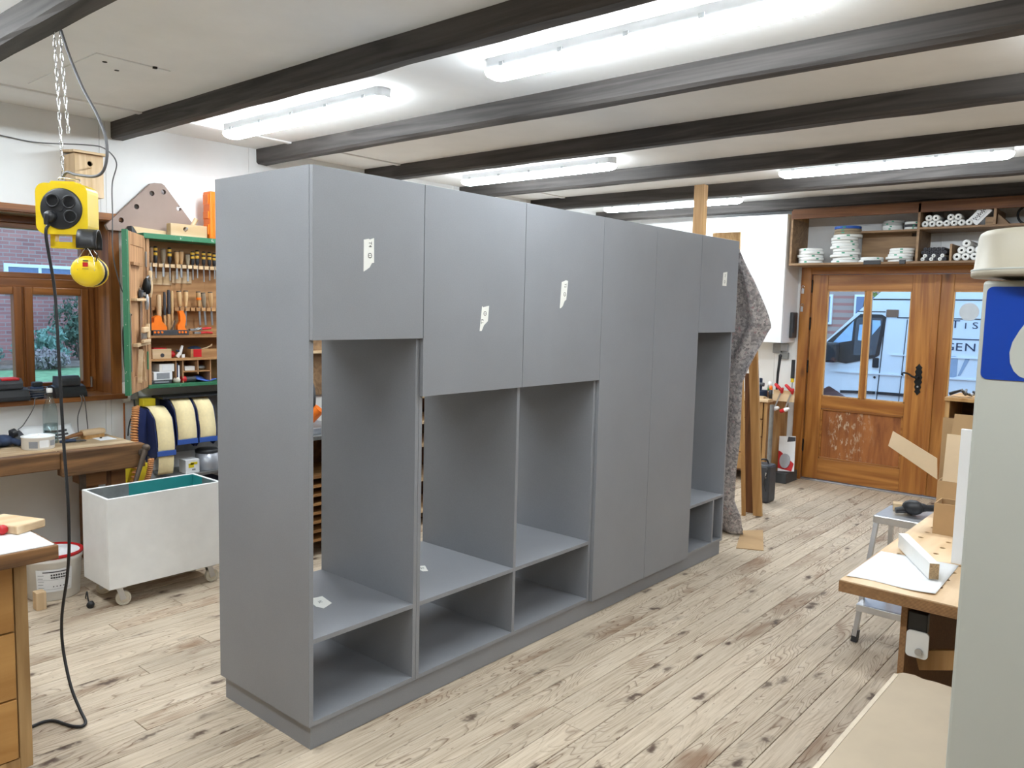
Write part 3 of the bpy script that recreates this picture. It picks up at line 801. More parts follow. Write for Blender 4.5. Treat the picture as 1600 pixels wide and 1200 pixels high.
# ------------------------------------------------------------------ left side: bench, bin, drawers
wood('bench_oak', srgb(152, 110, 68), srgb(80, 54, 30), 'y', grain=16, stretch=.08, rough=.7, contrast=(.3, .72), bump=.4)
wood('bench_top_wood', srgb(206, 184, 150), srgb(160, 132, 98), 'y', grain=14, stretch=.08, rough=.75)
wood('light_pine', srgb(226, 200, 164), srgb(200, 168, 126), 'z', grain=14, stretch=.08, rough=.65)
wood('light_pine_y', srgb(224, 198, 162), srgb(198, 166, 124), 'y', grain=14, stretch=.08, rough=.65)
wood('light_pine_x', srgb(226, 200, 164), srgb(200, 168, 126), 'x', grain=14, stretch=.08, rough=.65)
wood('drawer_wood', srgb(196, 150, 88), srgb(164, 116, 58), 'y', grain=9, stretch=.12, rough=.5, contrast=(.25, .75))
wood('drawer_frame', srgb(190, 156, 108), srgb(150, 116, 72), 'z', grain=16, stretch=.08, rough=.6)
wood('brown_wood', srgb(150, 104, 62), srgb(104, 66, 34), 'y', grain=16, stretch=.1, rough=.6)
pm('white_paint', srgb(242, 243, 242), .45, var=.05, scale=5, bump=.06, bscale=20)
pm('teal_paint', srgb(40, 140, 140), .5, var=.12, scale=6)
pm('galv', srgb(150, 152, 152), .45, .7, var=.15)
pm('caster_plastic', srgb(205, 198, 182), .5, var=.08)
pm('paper_white', srgb(236, 238, 240), .85, var=.03, bump=.1, bscale=30)
pm('plastic_white', srgb(238, 237, 233), .4, var=.03)
pm('red_plastic', srgb(190, 28, 34), .4, var=.06)
pm('black_plastic', (.02, .021, .024), .45, var=.2)
pm('charcoal_plastic', (.045, .048, .055), .5, var=.2)
pm('cable_black', (.016, .017, .020), .45)
pm('cable_grey', (.12, .12, .125), .5)
pm('yellow_plastic', srgb(240, 206, 40), .35, var=.04)
pm('chrome', (.75, .76, .78), .18, 1)
pm('blue_cloth', srgb(44, 58, 84), .9, var=.3, scale=30, bump=.3)
pm('rust_metal', srgb(96, 84, 74), .6, .6, var=.3)
pm('print_dark', (.05, .05, .06), .7)
pm('print_grey', srgb(140, 144, 150), .7)
BZ = .82
wbn = thing('workbench', (-2.78, .0, 0), 'old heavy oak workbench under the window', 'workbench')
MB().box(-3.08, -2.54, -1.3, .50, BZ - .055, BZ).build('bench_top', 'bench_top_wood', wbn, bevel=.006)
MB().box(-2.54, -2.46, .04, .52, BZ - .145, BZ + .001).build('front_apron', 'bench_oak', wbn, bevel=.007)
MB().box(-2.545, -2.475, -1.3, .04, BZ - .10, BZ - .001).build('front_apron', 'bench_oak', wbn, bevel=.007)
MB().box(-3.06, -2.56, .42, .50, BZ - .13, BZ - .055).build('end_block', 'bench_oak', wbn, bevel=.005)
for (lx, ly) in ((-3.02, .40), (-2.66, .42), (-3.02, -1.1), (-2.66, -1.1)):
    MB().box(lx - .045, lx + .045, ly - .045, ly + .045, 0, BZ - .055).build('leg', 'brown_wood', wbn, bevel=.004)
MB().box(-2.53, -2.515, .155, .19, BZ - .25, BZ - .145).cyl((-2.51, .172, BZ - .22), (-2.534, .172, BZ - .22), .008, n=8).build('vice_guide', 'rust_metal', wbn)
vh = MB().cyl((-2.44, .51, .79), (-2.40, .425, .59), .017, .013, 12).sphere((-2.44, .515, .795), .024, 12, 8).cyl((-2.50, .50, .765), (-2.44, .50, .765), .026, n=12)
vh.build('vice_handle', 'rust_metal', wbn)
# wooden block pieces under the bench end
MB().box(-2.75, -2.55, .20, .32, .58, .66).build('wood_block', 'brown_wood', label='brown wood block strapped under the bench end', cat='wood block', bevel=.003, org=(-2.65, .26, .58))
# --- things on the bench
t = thing('paint_tin', (-2.70, .0, BZ), 'wide low white tin with printed label on the workbench', 'tin')
MB().lathe([(.083, 0), (.086, .004), (.086, .066), (.089, .070), (.089, .074), (.080, .074), (.078, .066), (.0, .064)], (0, 0, 0), n=32).build('can', 'plastic_white', t, local=True)
for k, (a0, a1, z0, z1, mt) in enumerate(((-.9, -.35, .012, .05, 'print_grey'), (-.25, .35, .012, .056, 'paper_white'), (.45, 1.0, .02, .05, 'print_grey'))):
    MB().grid(lambda u, v: (.0866 * math.cos(a0 + (a1 - a0) * u), .0866 * math.sin(a0 + (a1 - a0) * u), z0 + (z1 - z0) * v), 8, 1).build('label', mt, t, local=True)
rg = random.Random(5)
cr = MB()
def crumple(u, v):
    r = .074 * v; a = u * 2 * PI
    return (r * math.cos(a), r * math.sin(a), .070 + .018 * math.sin(a * 3 + v * 4) * v * (1 - v) * 2 + .010 * (1 - v))
cr.grid(crumple, 24, 6).build('crumpled_foil', 'paper_white', t, local=True)
pane_mat('bottle_glass', (.80, .87, .88), 3.0)
t = thing('glass_bottle', (-2.83, .115, BZ), 'clear glass bottle with white cap standing behind the tin', 'bottle')
MB().lathe([(.0, .004), (.036, 0), (.041, .008), (.041, .19), (.036, .225), (.022, .265), (.015, .29), (.0145, .318)], n=24).build('bottle', 'bottle_glass', t, local=True)
MB().lathe([(.0155, .31), (.0165, .312), (.0165, .335), (.0, .338)], n=18).build('cap', 'plastic_white', t, local=True)
MB().lathe([(.0, .006), (.039, .008), (.039, .12), (.0, .12)], n=20).build('water', 'bottle_glass', t, local=True)
# newspaper sheets
for i, (yy, zz, rot, lab) in enumerate(((-.27, .0, .15, 'white paper sheet lying behind the gloves'), (.15, .0, -.1, 'printed newspaper sheet propped behind the bottle'))):
    n = thing('newspaper', (-2.97, yy, BZ + zz), lab, 'paper', rz=rot)
    def pg(u, v, i=i): return (-.07 + .14 * v, -.15 + .30 * u, .004 + (.075 if i else .05) * (1 - v) ** 1.5 + .006 * math.sin(u * 7))
    MB().grid(pg, 10, 6).build('sheet', 'paper_white', n, local=True, solid=.001)
    if i:
        for k in range(3):
            MB().grid(lambda u, v, k=k: (lambda q: (q[0] + .001, q[1], q[2] + .0022))(pg(.45 + .42 * u, .25 + .22 * k + .12 * v)), 6, 2).build('print_block', 'print_dark', n, local=True)
# work gloves
gv = thing('work_glove', (-2.88, -.13, BZ), 'dark blue grey work gloves lying on the bench', 'gloves', rz=.4)
b = MB().sphere((0, 0, .035), .07, 14, 8, (1.0, .9, .5))
for k, (a, l) in enumerate(((-1.9, .09), (-1.6, .10), (-1.3, .10), (-1.0, .085), (.2, .07))):
    dx, dy = math.sin(a + PI / 2), math.cos(a + PI / 2)
    b.tube(spline([(.03 * math.cos(a), .04 * math.sin(a), .03), ((.05 + l * .5) * math.cos(a), (.05 + l * .5) * math.sin(a), .034), ((.05 + l) * math.cos(a), (.05 + l) * math.sin(a), .018)], 5), [.018] * 6 + [.017] * 4 + [.012], 10)
b.build('glove_body', 'blue_cloth', gv, local=True)
MB().lathe([(.045, 0), (.05, .05), (.052, .055)], (.02, .05, .035), (.2, 1, .12), 14, sx=.6).build('cuff', 'charcoal_plastic', gv, local=True)
MB().cyl((.045, .02, .075), (.05, .045, .082), .026, n=14).build('strap', 'black_plastic', gv, local=True)
br = thing('bench_brush', (-2.86, .33, BZ), 'pale wooden brush block lying on the bench', 'brush', rz=.25)
MB().box(-.03, .03, -.03, .12, .02, .055).build('block', 'light_pine_y', br, local=True, bevel=.01)
MB().box(-.026, .026, -.02, .11, 0, .021).build('bristles', 'bead_wood', br, local=True)
MB().tube([(0, -.03, .035), (0, -.09, .03), (0, -.14, .02)], [.016, .012, .010], 10).build('handle', 'brown_wood', br, local=True)
sq = thing('caulking_knife', (-2.76, .20, BZ), 'dark blue handled scraper lying in front of the brush', 'scraper', rz=-.1)
MB().tube([(0, -.06, .012), (0, -.02, .014), (0, .03, .012)], [.007, .011, .009], 8).build('handle', 'blue_cloth', sq, local=True)
MB().box(-.018, .018, .028, .085, .008, .011).build('blade', 'charcoal_plastic', sq, local=True)
sc = MB().box(-2.85, -2.72, .36, .46, BZ, BZ + .0015).build('paper_scrap', 'paper_white', label='small white paper scrap near the bench end', cat='paper')
MB().cyl((-2.80, .395, BZ + .002), (-2.80, .395, BZ + .010), .008, n=8).build('screw_head', 'rust_metal', label='small dark screw standing on the bench end', cat='screw')

# --- chargers on the window sill
SZ = WZ0 + .0245
def charger(x, y, label, top):
    c = thing('battery_charger', (x, y, SZ), label, 'charger', 'battery chargers on the window sill')
    MB().prism([(-.075, 0), (.075, 0), (.075, .02), (.05, .05), (.0, .058), (-.06, .048), (-.075, .03)], -.085, .085, 'y').build('base', 'black_plastic', c, local=True, bevel=.008)
    bt = MB().prism([(-.045, .05), (.05, .052), (.055, .085), (.03, .10), (-.035, .098)], -.058, .058, 'y').build('battery', 'charcoal_plastic', c, local=True, bevel=.008)
    c.scale = (1.2, 1.1, 1.35)
    if top:
        for k in range(3):
            MB().box(.045 - .030 * k - .022, .045 - .030 * k, -.045, .045, .092, .104).build('red_rib', 'red_plastic', bt, local=True, bevel=.004)
    return c
charger(-3.08, -.03, 'black battery charger with red ribbed battery on the sill', True)
charger(-3.10, .31, 'black battery charger with dark battery below the right casement', False)
cc = thing('coiled_charger', (-3.09, .135, SZ), 'small charger plug wound round with its cable on the sill', 'charger')
MB().box(-.03, .03, -.035, .035, 0, .075).build('body', 'blue_cloth', cc, local=True, bevel=.012)
MB().box(-.022, .022, -.028, .028, .075, .105).build('plug_block', 'black_plastic', cc, local=True, bevel=.006)
co = MB()
for k in range(6):
    z = .015 + .010 * k
    co.tube([((.058 + .004 * math.sin(k * 2)) * math.cos(a * PI / 9), (.062 + .005 * math.cos(k * 3)) * math.sin(a * PI / 9), z + .006 * math.sin(a * PI / 9 + k)) for a in range(18)], .0028, 6, True)
co.build('wound_cable', 'cable_grey', cc, local=True)
def cable(pts, r, mat, label, n=6, name='cable', cat='cable'):
    return MB().tube(spline(pts, 8), r, n).build(name, mat, label=label, cat=cat)
cable([(-3.02, .11, SZ + .01), (-3.00, .09, SZ + .004), (-2.985, .075, 1.02), (-3.02, .03, .92), (-3.03, .0, BZ + .07)], .003, 'cable_grey', 'thin cable hanging from the sill beside the tin')
cable([(-3.07, .345, SZ + .03), (-3.005, .36, SZ + .006), (-2.99, .36, 1.03), (-3.02, .345, .94), (-3.03, .35, BZ + .005)], .003, 'cable_grey', 'left one of two cables hanging from the dark charger')
cable([(-3.07, .365, SZ + .03), (-3.005, .375, SZ + .006), (-2.99, .38, 1.03), (-3.02, .40, .92), (-3.03, .41, BZ + .005)], .003, 'cable_grey', 'right one of two cables hanging from the dark charger')

# --- white bin on casters
bn = thing('rolling_bin', (-2.15, .40, 0), 'white open wooden bin on four casters beside the wardrobe', 'bin')
X0, X1, Y0_, Y1_, Z0, Z1 = -2.325, -1.99, .09, .76, .11, .62
w = .016
MB().box(X1 - w, X1, Y0_, Y1_, Z0, Z1).build('front_board', 'white_paint', bn, bevel=.003)
MB().box(X0, X0 + w, Y0_, Y1_, Z0, Z1).build('back_board', 'white_paint', bn, bevel=.003)
MB().box(X0 + w, X1 - w, Y0_, Y0_ + w, Z0, Z1 - .0005).build('end_board', 'white_paint', bn, bevel=.003)
MB().box(X0 + w, X1 - w, Y1_ - w, Y1_, Z0, Z1 - .0005).build('end_board', 'white_paint', bn, bevel=.003)
MB().box(X0 + w, X1 - w, Y0_ + w, Y1_ - w, Z0, Z0 + w).build('bottom_board', 'white_paint', bn)
ln = MB().box(X0 + w, X0 + w + .002, Y0_ + w + .24, Y1_ - w, Z0 + w, Z1 - .004).box(X0 + w + .002, X0 + w + .12, Y1_ - w - .002, Y1_ - w, Z0 + w, Z1 - .004)
ln.build('teal_lining', 'teal_paint', bn)
MB().box(X0 + w, X0 + w + .0015, Y0_ + w, Y0_ + w + .24, Z0 + w, Z1 - .004).build('grey_lining', 'galv', bn)
MB().box(X0 + w + .12, X1 - w, Y1_ - w - .0015, Y1_ - w, Z0 + w, Z1 - .004).build('grey_lining', 'galv', bn)
for (cx, cy, a) in ((-2.03, .16, 1.25), (-2.285, .16, 1.0), (-2.03, .69, 1.5), (-2.285, .69, 1.3)):
    c = MB()
    dx, dy = math.cos(a), math.sin(a)
    ax = Vector((-dy, dx, 0)); ctr = Vector((cx + dx * .02, cy + dy * .02, .040))
    c.box(cx - .03, cx + .03, cy - .03, cy + .03, .104, .11)
    for s in (-1, 1):
        p = ctr + ax * (.020 * s)
        c.beam((cx + ax.x * .02 * s, cy + ax.y * .02 * s, .105), (p.x, p.y, .035), .004, .03, (dx, dy, 0))
    fk = c.build('caster_fork', 'steel', bn)
    MB().lathe([(.010, -.016), (.018, -.016), (.020, -.010), (.031, -.010), (.033, -.014), (.039, -.013), (.040, -.010), (.040, .010), (.039, .013), (.033, .014), (.031, .010), (.020, .010), (.018, .016), (.010, .016)], ctr, ax, 24, sm=False).build('wheel', 'caster_plastic', fk)

# --- bucket with red lid
bk = thing('plastic_bucket', (-2.475, -.02, 0), 'white plastic bucket with red lid and printed label', 'bucket')
MB().lathe([(.0, .004), (.128, 0), (.134, .004), (.148, .215), (.153, .218), (.154, .245), (.148, .246)], n=36).build('pail', 'plastic_white', bk, local=True)
MB().lathe([(.150, .244), (.157, .244), (.158, .258), (.150, .262), (.143, .252), (.0, .252)], n=36).build('lid', 'red_plastic', bk, local=True)
MB().lathe([(.139, .2525), (.06, .254), (.055, .262), (.045, .262), (.04, .254), (.0, .254)], n=30).build('lid_centre', 'paper_white', bk, local=True)
def wrap(a0, a1, z0, z1, mat, nm, off=.0012):
    f = lambda u, v: ((.134 + (.148 - .134) * ((z0 + (z1 - z0) * v) / .215) + off) * math.cos(a0 + (a1 - a0) * u), (.134 + (.148 - .134) * ((z0 + (z1 - z0) * v) / .215) + off) * math.sin(a0 + (a1 - a0) * u), z0 + (z1 - z0) * v)
    MB().grid(f, 10, 1).build(nm, mat, bk, local=True)
wrap(-.95, .35, .055, .185, 'paper_white', 'label')
wrap(-.70, .22, .168, .174, 'print_dark', 'label_line', .0020)
for k in range(8): wrap(-.42 + .085 * k, -.36 + .085 * k, .148, .158, 'print_dark', 'label_line', .0020)
for k in range(7): wrap(-.42 + .085 * k, -.35 + .085 * k, .133, .142, 'print_dark', 'label_line', .0020)
for k in range(5): wrap(-.88, -.66 - .03 * (k % 2), .152 - .018 * k, .1545 - .018 * k, 'print_grey', 'label_line', .0020)
wrap(-.9, .28, .125, .1265, 'print_grey', 'label_line', .0020); wrap(-.9, .28, .070, .0715, 'print_grey', 'label_line', .0020)
for k in range(4): wrap(-.35 + .12 * k, -.31 + .12 * k, .083, .089, 'print_dark', 'label_line', .0020)
MB().box(-2.31, -2.25, -.185, -.135, 0, .10).build('timber_offcut', 'light_pine', label='short timber offcut standing beside the bucket', cat='offcut', bevel=.003)
pg = thing('loose_plug', (-2.11, .035, 0), 'black cable with a plug lying by the bin caster', 'cable')
MB().tube(spline([(-2.26, .07, .004), (-2.2, .055, .06), (-2.17, .05, .02), (-2.14, .045, .006), (-2.115, .04, .012)], 6), .004, 6).build('cord', 'cable_black', pg)
MB().lathe([(.008, -.03), (.014, -.01), (.02, .0), (.02, .012), (.0, .013)], (-2.10, .035, .020), (.8, -.5, -.1), 14).build('plug', 'black_plastic', pg)

# --- drawer cabinet bottom left
dc = thing('drawer_cabinet', (-1.1, -1.2, 0), 'wooden drawer cabinet with white covered top at the lower left', 'cabinet')
CX, CY = -.662, -.735
MB().box(CX - .62, CX - .012, CY - .9, CY - .001, .015, .795).build('carcass', 'drawer_frame', dc)
MB().box(CX - .012, CX, CY - .042, CY, .012, .80).build('stile', 'drawer_frame', dc, bevel=.003)
MB().box(CX - .012, CX, CY - .9, CY - .86, .012, .80).build('stile', 'drawer_frame', dc, bevel=.003)
MB().box(CX - .013, CX - .001, CY - .86, CY - .042, .005, .055).build('base_rail', 'drawer_frame', dc)
for (z0, z1) in ((.531, .785), (.285, .525), (.06, .279)):
    d = MB().box(CX - .014, CX + .004, CY - .857, CY - .047, z0, z1).build('drawer', 'drawer_wood', dc, bevel=.003)
    MB().box(CX + .004, CX + .02, CY - .52, CY - .38, (z0 + z1) / 2 - .01, (z0 + z1) / 2 + .01).build('handle', 'drawer_frame', d, bevel=.004)
MB().box(-1.30, -.533, -1.75, -.674, .797, .847).build('top_board', 'bench_oak', dc, bevel=.004)
MB().box(-1.30, -.545, -1.75, -.685, .8472, .850).build('white_cover', 'paper_white', dc)
ub = MB().cbox((-.86, -.72, .866), (.12, .20, .032), Euler((0, 0, -1.15)).to_matrix()).build('wood_offcut', 'light_pine_y', label='chunky pale wood offcut on the white cabinet top', cat='offcut', bevel=.005)
hd = thing('red_handled_tool', (-.79, -.80, .85), 'red and black tool handle at the left picture edge', 'tool')
MB().tube([(-.80, -.86, .866), (-.80, -.80, .868), (-.79, -.772, .868)], [.013, .016, .008], 10).build('grip', 'black_plastic', hd)
MB().sphere((-.79, -.768, .868), .018, 10, 8).build('end_knob', 'red_plastic', hd)
def cut(o, cutter):
    """cut the cutter's volume (an MB in world coords) out of a mesh object"""
    c = cutter.build('cutter_tmp', 'dark_gap', org=(0, 0, 0))
    m = o.modifiers.new('holes', 'BOOLEAN'); m.object = c; m.operation = 'DIFFERENCE'; m.solver = 'EXACT'
    dg = bpy.context.evaluated_depsgraph_get(); dg.update()
    me = bpy.data.meshes.new_from_object(o.evaluated_get(dg))
    o.modifiers.remove(m); bpy.data.objects.remove(c)
    mats = list(o.data.materials); o.data = me
    me.materials.clear()
    for q in mats: me.materials.append(q)
    return o
# ------------------------------------------------------------------ hanging cable reel
pm('reel_black', (.022, .024, .028), .4, var=.2)
RC = Vector((-1.0, -.44, 2.05))
rl = thing('cable_reel', (RC.x, RC.y, RC.z - .13), 'yellow socket reel with black face hanging from the ceiling chain', 'cable reel', rz=-.80)
def rrect(w, h, r, n=5):
    o = []
    for (cx, cy, a0) in ((w - r, h - r, 0), (-w + r, h - r, PI / 2), (-w + r, -h + r, PI), (w - r, -h + r, 1.5 * PI)):
        for i in range(n + 1):
            a = a0 + PI / 2 * i / n; o.append((cx + r * math.cos(a), cy + r * math.sin(a)))
    return o
zc = .13
MB().prism([(a, b + zc) for a, b in rrect(.098, .098, .035)], -.05, .045, 'x').build('housing', 'yellow_plastic', rl, local=True, bevel=.014)
fc = MB().lathe([(.079, .0), (.079, .006), (.074, .010), (.0, .010)], (.043, 0, zc), (1, 0, 0), 36).build('socket_face', 'reel_black', rl, local=True)
for (dy, dz) in ((-.030, .030), (.032, .026), (.036, -.030)):
    s = MB().lathe([(.026, .0), (.026, .004), (.021, .004), (.020, -.006), (.0, -.006)], (.053, dy, zc + dz), (1, 0, 0), 22).build('socket', 'black_plastic', fc, local=True)
    for q in (-.009, .009):
        MB().cyl((.046, dy + q, zc + dz), (.0485, dy + q, zc + dz), .003, n=6).build('pin_hole', 'dark_gap', fc, local=True)
MB().cyl((.05, 0, zc), (.056, 0, zc), .010, n=14).build('centre_button', 'reel_black', fc, local=True)
MB().prism([(-.052, .098 + zc), (-.045, .108 + zc), (.04, .108 + zc), (.052, .098 + zc)], -.03, .03, 'x').build('top_block', 'yellow_plastic', rl, local=True, bevel=.003)
hb = MB().box(-.02, .012, -.062, -.044, zc - .145, zc - .09).box(-.02, .012, .022, .044, zc - .145, zc - .09).box(-.02, .012, -.062, .06, zc - .150, zc - .125)
hb.build('carry_handle', 'yellow_plastic', rl, local=True)
MB().tube([(.0, -.03, .115 + zc), (.0, -.028, .125 + zc), (.0, .05, .12 + zc), (.0, .052, .112 + zc)], .0022, 6).build('wire_loop', 'chrome', rl, local=True)
pl = MB().lathe([(.021, .0), (.022, .018), (.018, .03), (.0, .032)], (.053, -.034, zc - .032), (1, 0, 0), 18).tube([(.078, -.036, zc - .030), (.082, -.040, zc - .045), (.080, -.042, zc - .065)], [.012, .010, .008], 10).build('plug', 'black_plastic', fc, local=True)
pts = [(-.985, -.515, 1.985), (-.985, -.525, 1.94), (-.987, -.5, 1.743), (-.969, -.5, 1.568), (-.961, -.5, 1.418), (-.949, -.5, 1.241), (-.939, -.5, 1.115), (-.916, -.5, .912), (-.917, -.5, .731), (-.946, -.5, .592), (-1.012, -.5, .415),
       (-1.015, -.5, .278), (-.947, -.5, .136), (-.885, -.49, .05), (-.845, -.485, .012), (-.825, -.505, .007), (-.85, -.53, .007), (-.89, -.545, .007), (-.95, -.565, .007), (-.97, -.60, .007), (-.96, -.66, .007), (-.96, -.72, .007)]
cable(pts, .0062, 'cable_black', 'black power cord hanging from the yellow reel down to the floor', 8, 'power_cord', 'cord')
cable([(-1.05, -.425, 2.748), (-.98, -.42, 2.63), (-.87, -.42, 2.5), (-.745, -.42, 2.38), (-.675, -.42, 2.28), (-.69, -.42, 2.195), (-.77, -.42, 2.165), (-.95, -.42, 2.185), (-1.02, -.43, 2.20), (-1.045, -.44, 2.175)], .0055, 'cable_grey', 'grey cable curving from the ceiling beam down to the reel', 8, 'supply_cable', 'cable')
# chain of single links
ch = thing('chain', (-1.05, -.42, 2.18), 'two strands of steel chain hanging from the ceiling beam', 'chain')
lk = MB().tube([(0.005 * math.cos(a), 0, .0105 * (1 if math.sin(a) > 0 else -1) * (1 if abs(math.sin(a)) > .01 else 0) + .005 * math.sin(a)) for a in [2 * PI * (k + .5) / 12 for k in range(12)]], .0017, 6, True)
lm = lk.mesh('link', Vector((0, 0, 0))); lm.materials.append(M['chrome'])
def links(x, y, z0, z1, x2):
    n = int((z1 - z0) / .0285)
    for k in range(n):
        o = bpy.data.objects.new('link', lm); COL.objects.link(o); o.parent = ch
        f = k / max(1, n - 1)
        o.location = Vector((x + (x2 - x) * f, y, z1 - .0285 * (k + .5))) - ch.location
        o.rotation_euler = (0, 0, -.6 + (PI / 2 if k % 2 else 0))
links(-1.09, -.435, 2.17, 2.748, -1.045)
links(-1.06, -.425, 2.34, 2.748, -1.01)
# ear muffs on the reel handle
em = thing('ear_muffs', (-.90, -.40, 1.752), 'yellow ear muffs with black headband hanging below the reel', 'ear muffs', rz=.98)
bd = MB()
def band(u, v):
    a = -.35 + (PI + .7) * u
    return (-.035 + .07 * v, .055 * math.cos(a), .165 + .055 * math.sin(a))
bd.grid(band, 18, 4).build('headband', 'black_plastic', em, local=True, solid=.006)
for s in (-1, 1):
    w = MB()
    for q in (-1, 1):
        w.tube([(0, s * .052, .155), (q * .008, s * .050, .14), (q * .028, s * .060, .105), (q * .030, s * .066, .06)], .0016, 6)
    w.build('wire_arm', 'chrome', em, local=True)
    cp = MB().lathe([(.055, -.006), (.060, .0), (.058, .016), (.046, .028), (.024, .035), (.0, .037)], (0, s * .034, .058), (0, s, 0), 28, sx=1.0).build('ear_cup', 'yellow_plastic', em, local=True)
    MB().lathe([(.036, -.026), (.052, -.026), (.058, -.018), (.057, -.004)], (0, s * .034, .058), (0, s, 0), 26).build('ear_cushion', 'black_plastic', cp, local=True)
    if s == -1:
        MB().box(-.010, .008, -.0715, -.067, .075, .091).build('red_logo', 'red_plastic', cp, local=True)
        MB().box(-.010, .008, -.068, -.062, .096, .100).build('print_line', 'print_dark', cp, local=True)
        MB().box(-.012, .010, -.0722, -.069, .066, .0675).build('print_line', 'print_dark', cp, local=True)
MB().tube([(.03, -.05, .09), (.04, -.07, .11), (.045, -.075, .13)], .002, 6).build('loose_end', 'black_plastic', em, local=True)
# wall cable
cable([(-3.07, -.6, 2.70), (-3.085, -.02, 2.66), (-3.075, .18, 2.65), (-2.92, .40, 2.655), (-2.89, .50, 2.645), (-2.96, .60, 2.58), (-3.03, .60, 2.45), (-3.0, .585, 2.25), (-3.03, .595, 1.99), (-3.05, .65, 1.78), (-3.085, .70, 1.70), (-3.085, .70, 1.5)], .004, 'cable_grey', 'thin grey cable looping along the white wall past the nest box', 6, 'wall_cable', 'cable')
cable([(-3.06, .665, 1.52), (-3.05, .655, 1.46), (-3.05, .66, 1.3), (-3.07, .68, 1.15)], .005, 'cable_black', 'dark cable beside the window casing behind the green cupboard door', 6, 'wall_cable', 'cable')
# nest box
bh_ = thing('nest_box', (-3.0, .42, 2.335), 'pale wooden bird nest box on the wall above the window', 'nest box')
fr = MB().box(-2.945, -2.93, .335, .505, 2.34, 2.60).build('front_board', 'light_pine', bh_, bevel=.001)
cut(fr, MB().cyl((-2.99, .425, 2.545), (-2.90, .425, 2.545), .016, n=18))
MB().box(-3.095, -2.945, .335, .35, 2.34, 2.60).build('side_board', 'light_pine', bh_)
MB().box(-3.095, -2.945, .49, .505, 2.34, 2.60).build('side_board', 'light_pine', bh_)
MB().box(-3.09, -2.945, .35, .49, 2.34, 2.355).build('floor_board', 'light_pine_y', bh_)
MB().box(-3.095, -3.08, .35, .49, 2.355, 2.60).build('back_board', 'dark_gap', bh_)
MB().prism([(-3.098, 2.618), (-2.895, 2.600), (-2.895, 2.614), (-3.098, 2.632)], .315, .525, 'y').build('roof_board', 'light_pine_y', bh_, bevel=.001)
MB().cyl((-2.935, .43, 2.520), (-2.87, .405, 2.512), .005, n=8).build('perch', 'light_pine', bh_)
# MDF plate with holes on the cupboard
pm('brown_plate', srgb(152, 132, 122), .6, var=.06, scale=5)
pl_o = [(.575, 2.155), (.56, 2.185), (.861, 2.488), (.885, 2.497), (.935, 2.500), (.955, 2.490), (1.158, 2.246), (1.158, 2.155)]
mp_ = MB().prism(pl_o, -3.075, -3.045, 'x').build('jig_plate', 'brown_plate', label='brown board with five drilled holes leaning above the cupboard', cat='board')
hc = MB()
for (a, b) in ((.869, 2.425), (.949, 2.444), (.763, 2.324), (.659, 2.225), (1.056, 2.343)): hc.cyl((-3.2, a, b), (-2.9, a, b), .017, n=18)
cut(mp_, hc)
# ------------------------------------------------------------------ green tool cupboard
def chipped_green():
    m, nt, bs = _new('chipped_green')
    v = _coords(nt, (1, 1, 1)); n = _noise(nt, v, 28, 5, .7)
    c = _mix(nt, _ramp(nt, n, [(.64, (0, 0, 0)), (.68, (1, 1, 1))]), srgb(50, 114, 80), srgb(190, 192, 182))
    nt.links.new(c, bs.inputs['Base Color']); bs.inputs['Roughness'].default_value = .5
chipped_green()
wood('cupboard_wood', srgb(186, 142, 94), srgb(146, 102, 60), 'y', grain=12, stretch=.1, rough=.6)
wood('cupboard_wood_z', srgb(190, 148, 108), srgb(152, 110, 74), 'z', grain=12, stretch=.1, rough=.6)
tcb = thing('tool_cupboard', (-3.0, 1.2, 1.115), 'open green painted tool cupboard full of hand tools on the wall', 'cupboard')
CX0, CX1, CYa, CYb, CZa, CZb = -3.098, -2.90, .755, 1.72, 1.12, 2.13
MB().box(CX0, CX0 + .012, CYa, CYb, CZa, CZb).build('back_board', 'cupboard_wood', tcb)
MB().box(CX0 + .012, CX1, CYa, CYa + .02, CZa, CZb - .022).build('side_board', 'cupboard_wood_z', tcb, bevel=.001)
MB().box(CX0 + .012, CX1, CYb - .02, CYb, CZa, CZb - .022).build('side_board', 'cupboard_wood_z', tcb, bevel=.001)
MB().box(CX0 + .002, CX1 + .03, CYa - .03, CYb + .02, CZb - .022, CZb + .012).build('top_board', 'chipped_green', tcb, bevel=.002)
MB().box(CX0 + .002, CX1 + .008, CYa - .005, CYb + .01, CZa - .012, CZa + .012).build('bottom_board', 'chipped_green', tcb, bevel=.002)
ya, yb = CYa + .02, CYb - .02
MB().box(CX0 + .012, CX1 - .006, ya, yb, 1.448, 1.464).build('shelf', 'cupboard_wood', tcb)
MB().box(CX0 + .012, CX1 - .006, ya, yb, 1.290, 1.306).build('shelf', 'cupboard_wood', tcb)
for (py, z0, z1) in ((.955, CZa + .012, 1.29), (1.005, CZa + .012, 1.29), (1.115, 1.19, 1.29), (1.21, CZa + .012, 1.29)):
    MB().box(CX0 + .012, CX1 - .02, py - .004, py + .004, z0, z1).build('divider', 'cupboard_wood_z', tcb)
MB().box(CX0 + .012, CX1 - .02, 1.01, 1.21, 1.205, 1.212).build('divider', 'cupboard_wood', tcb)
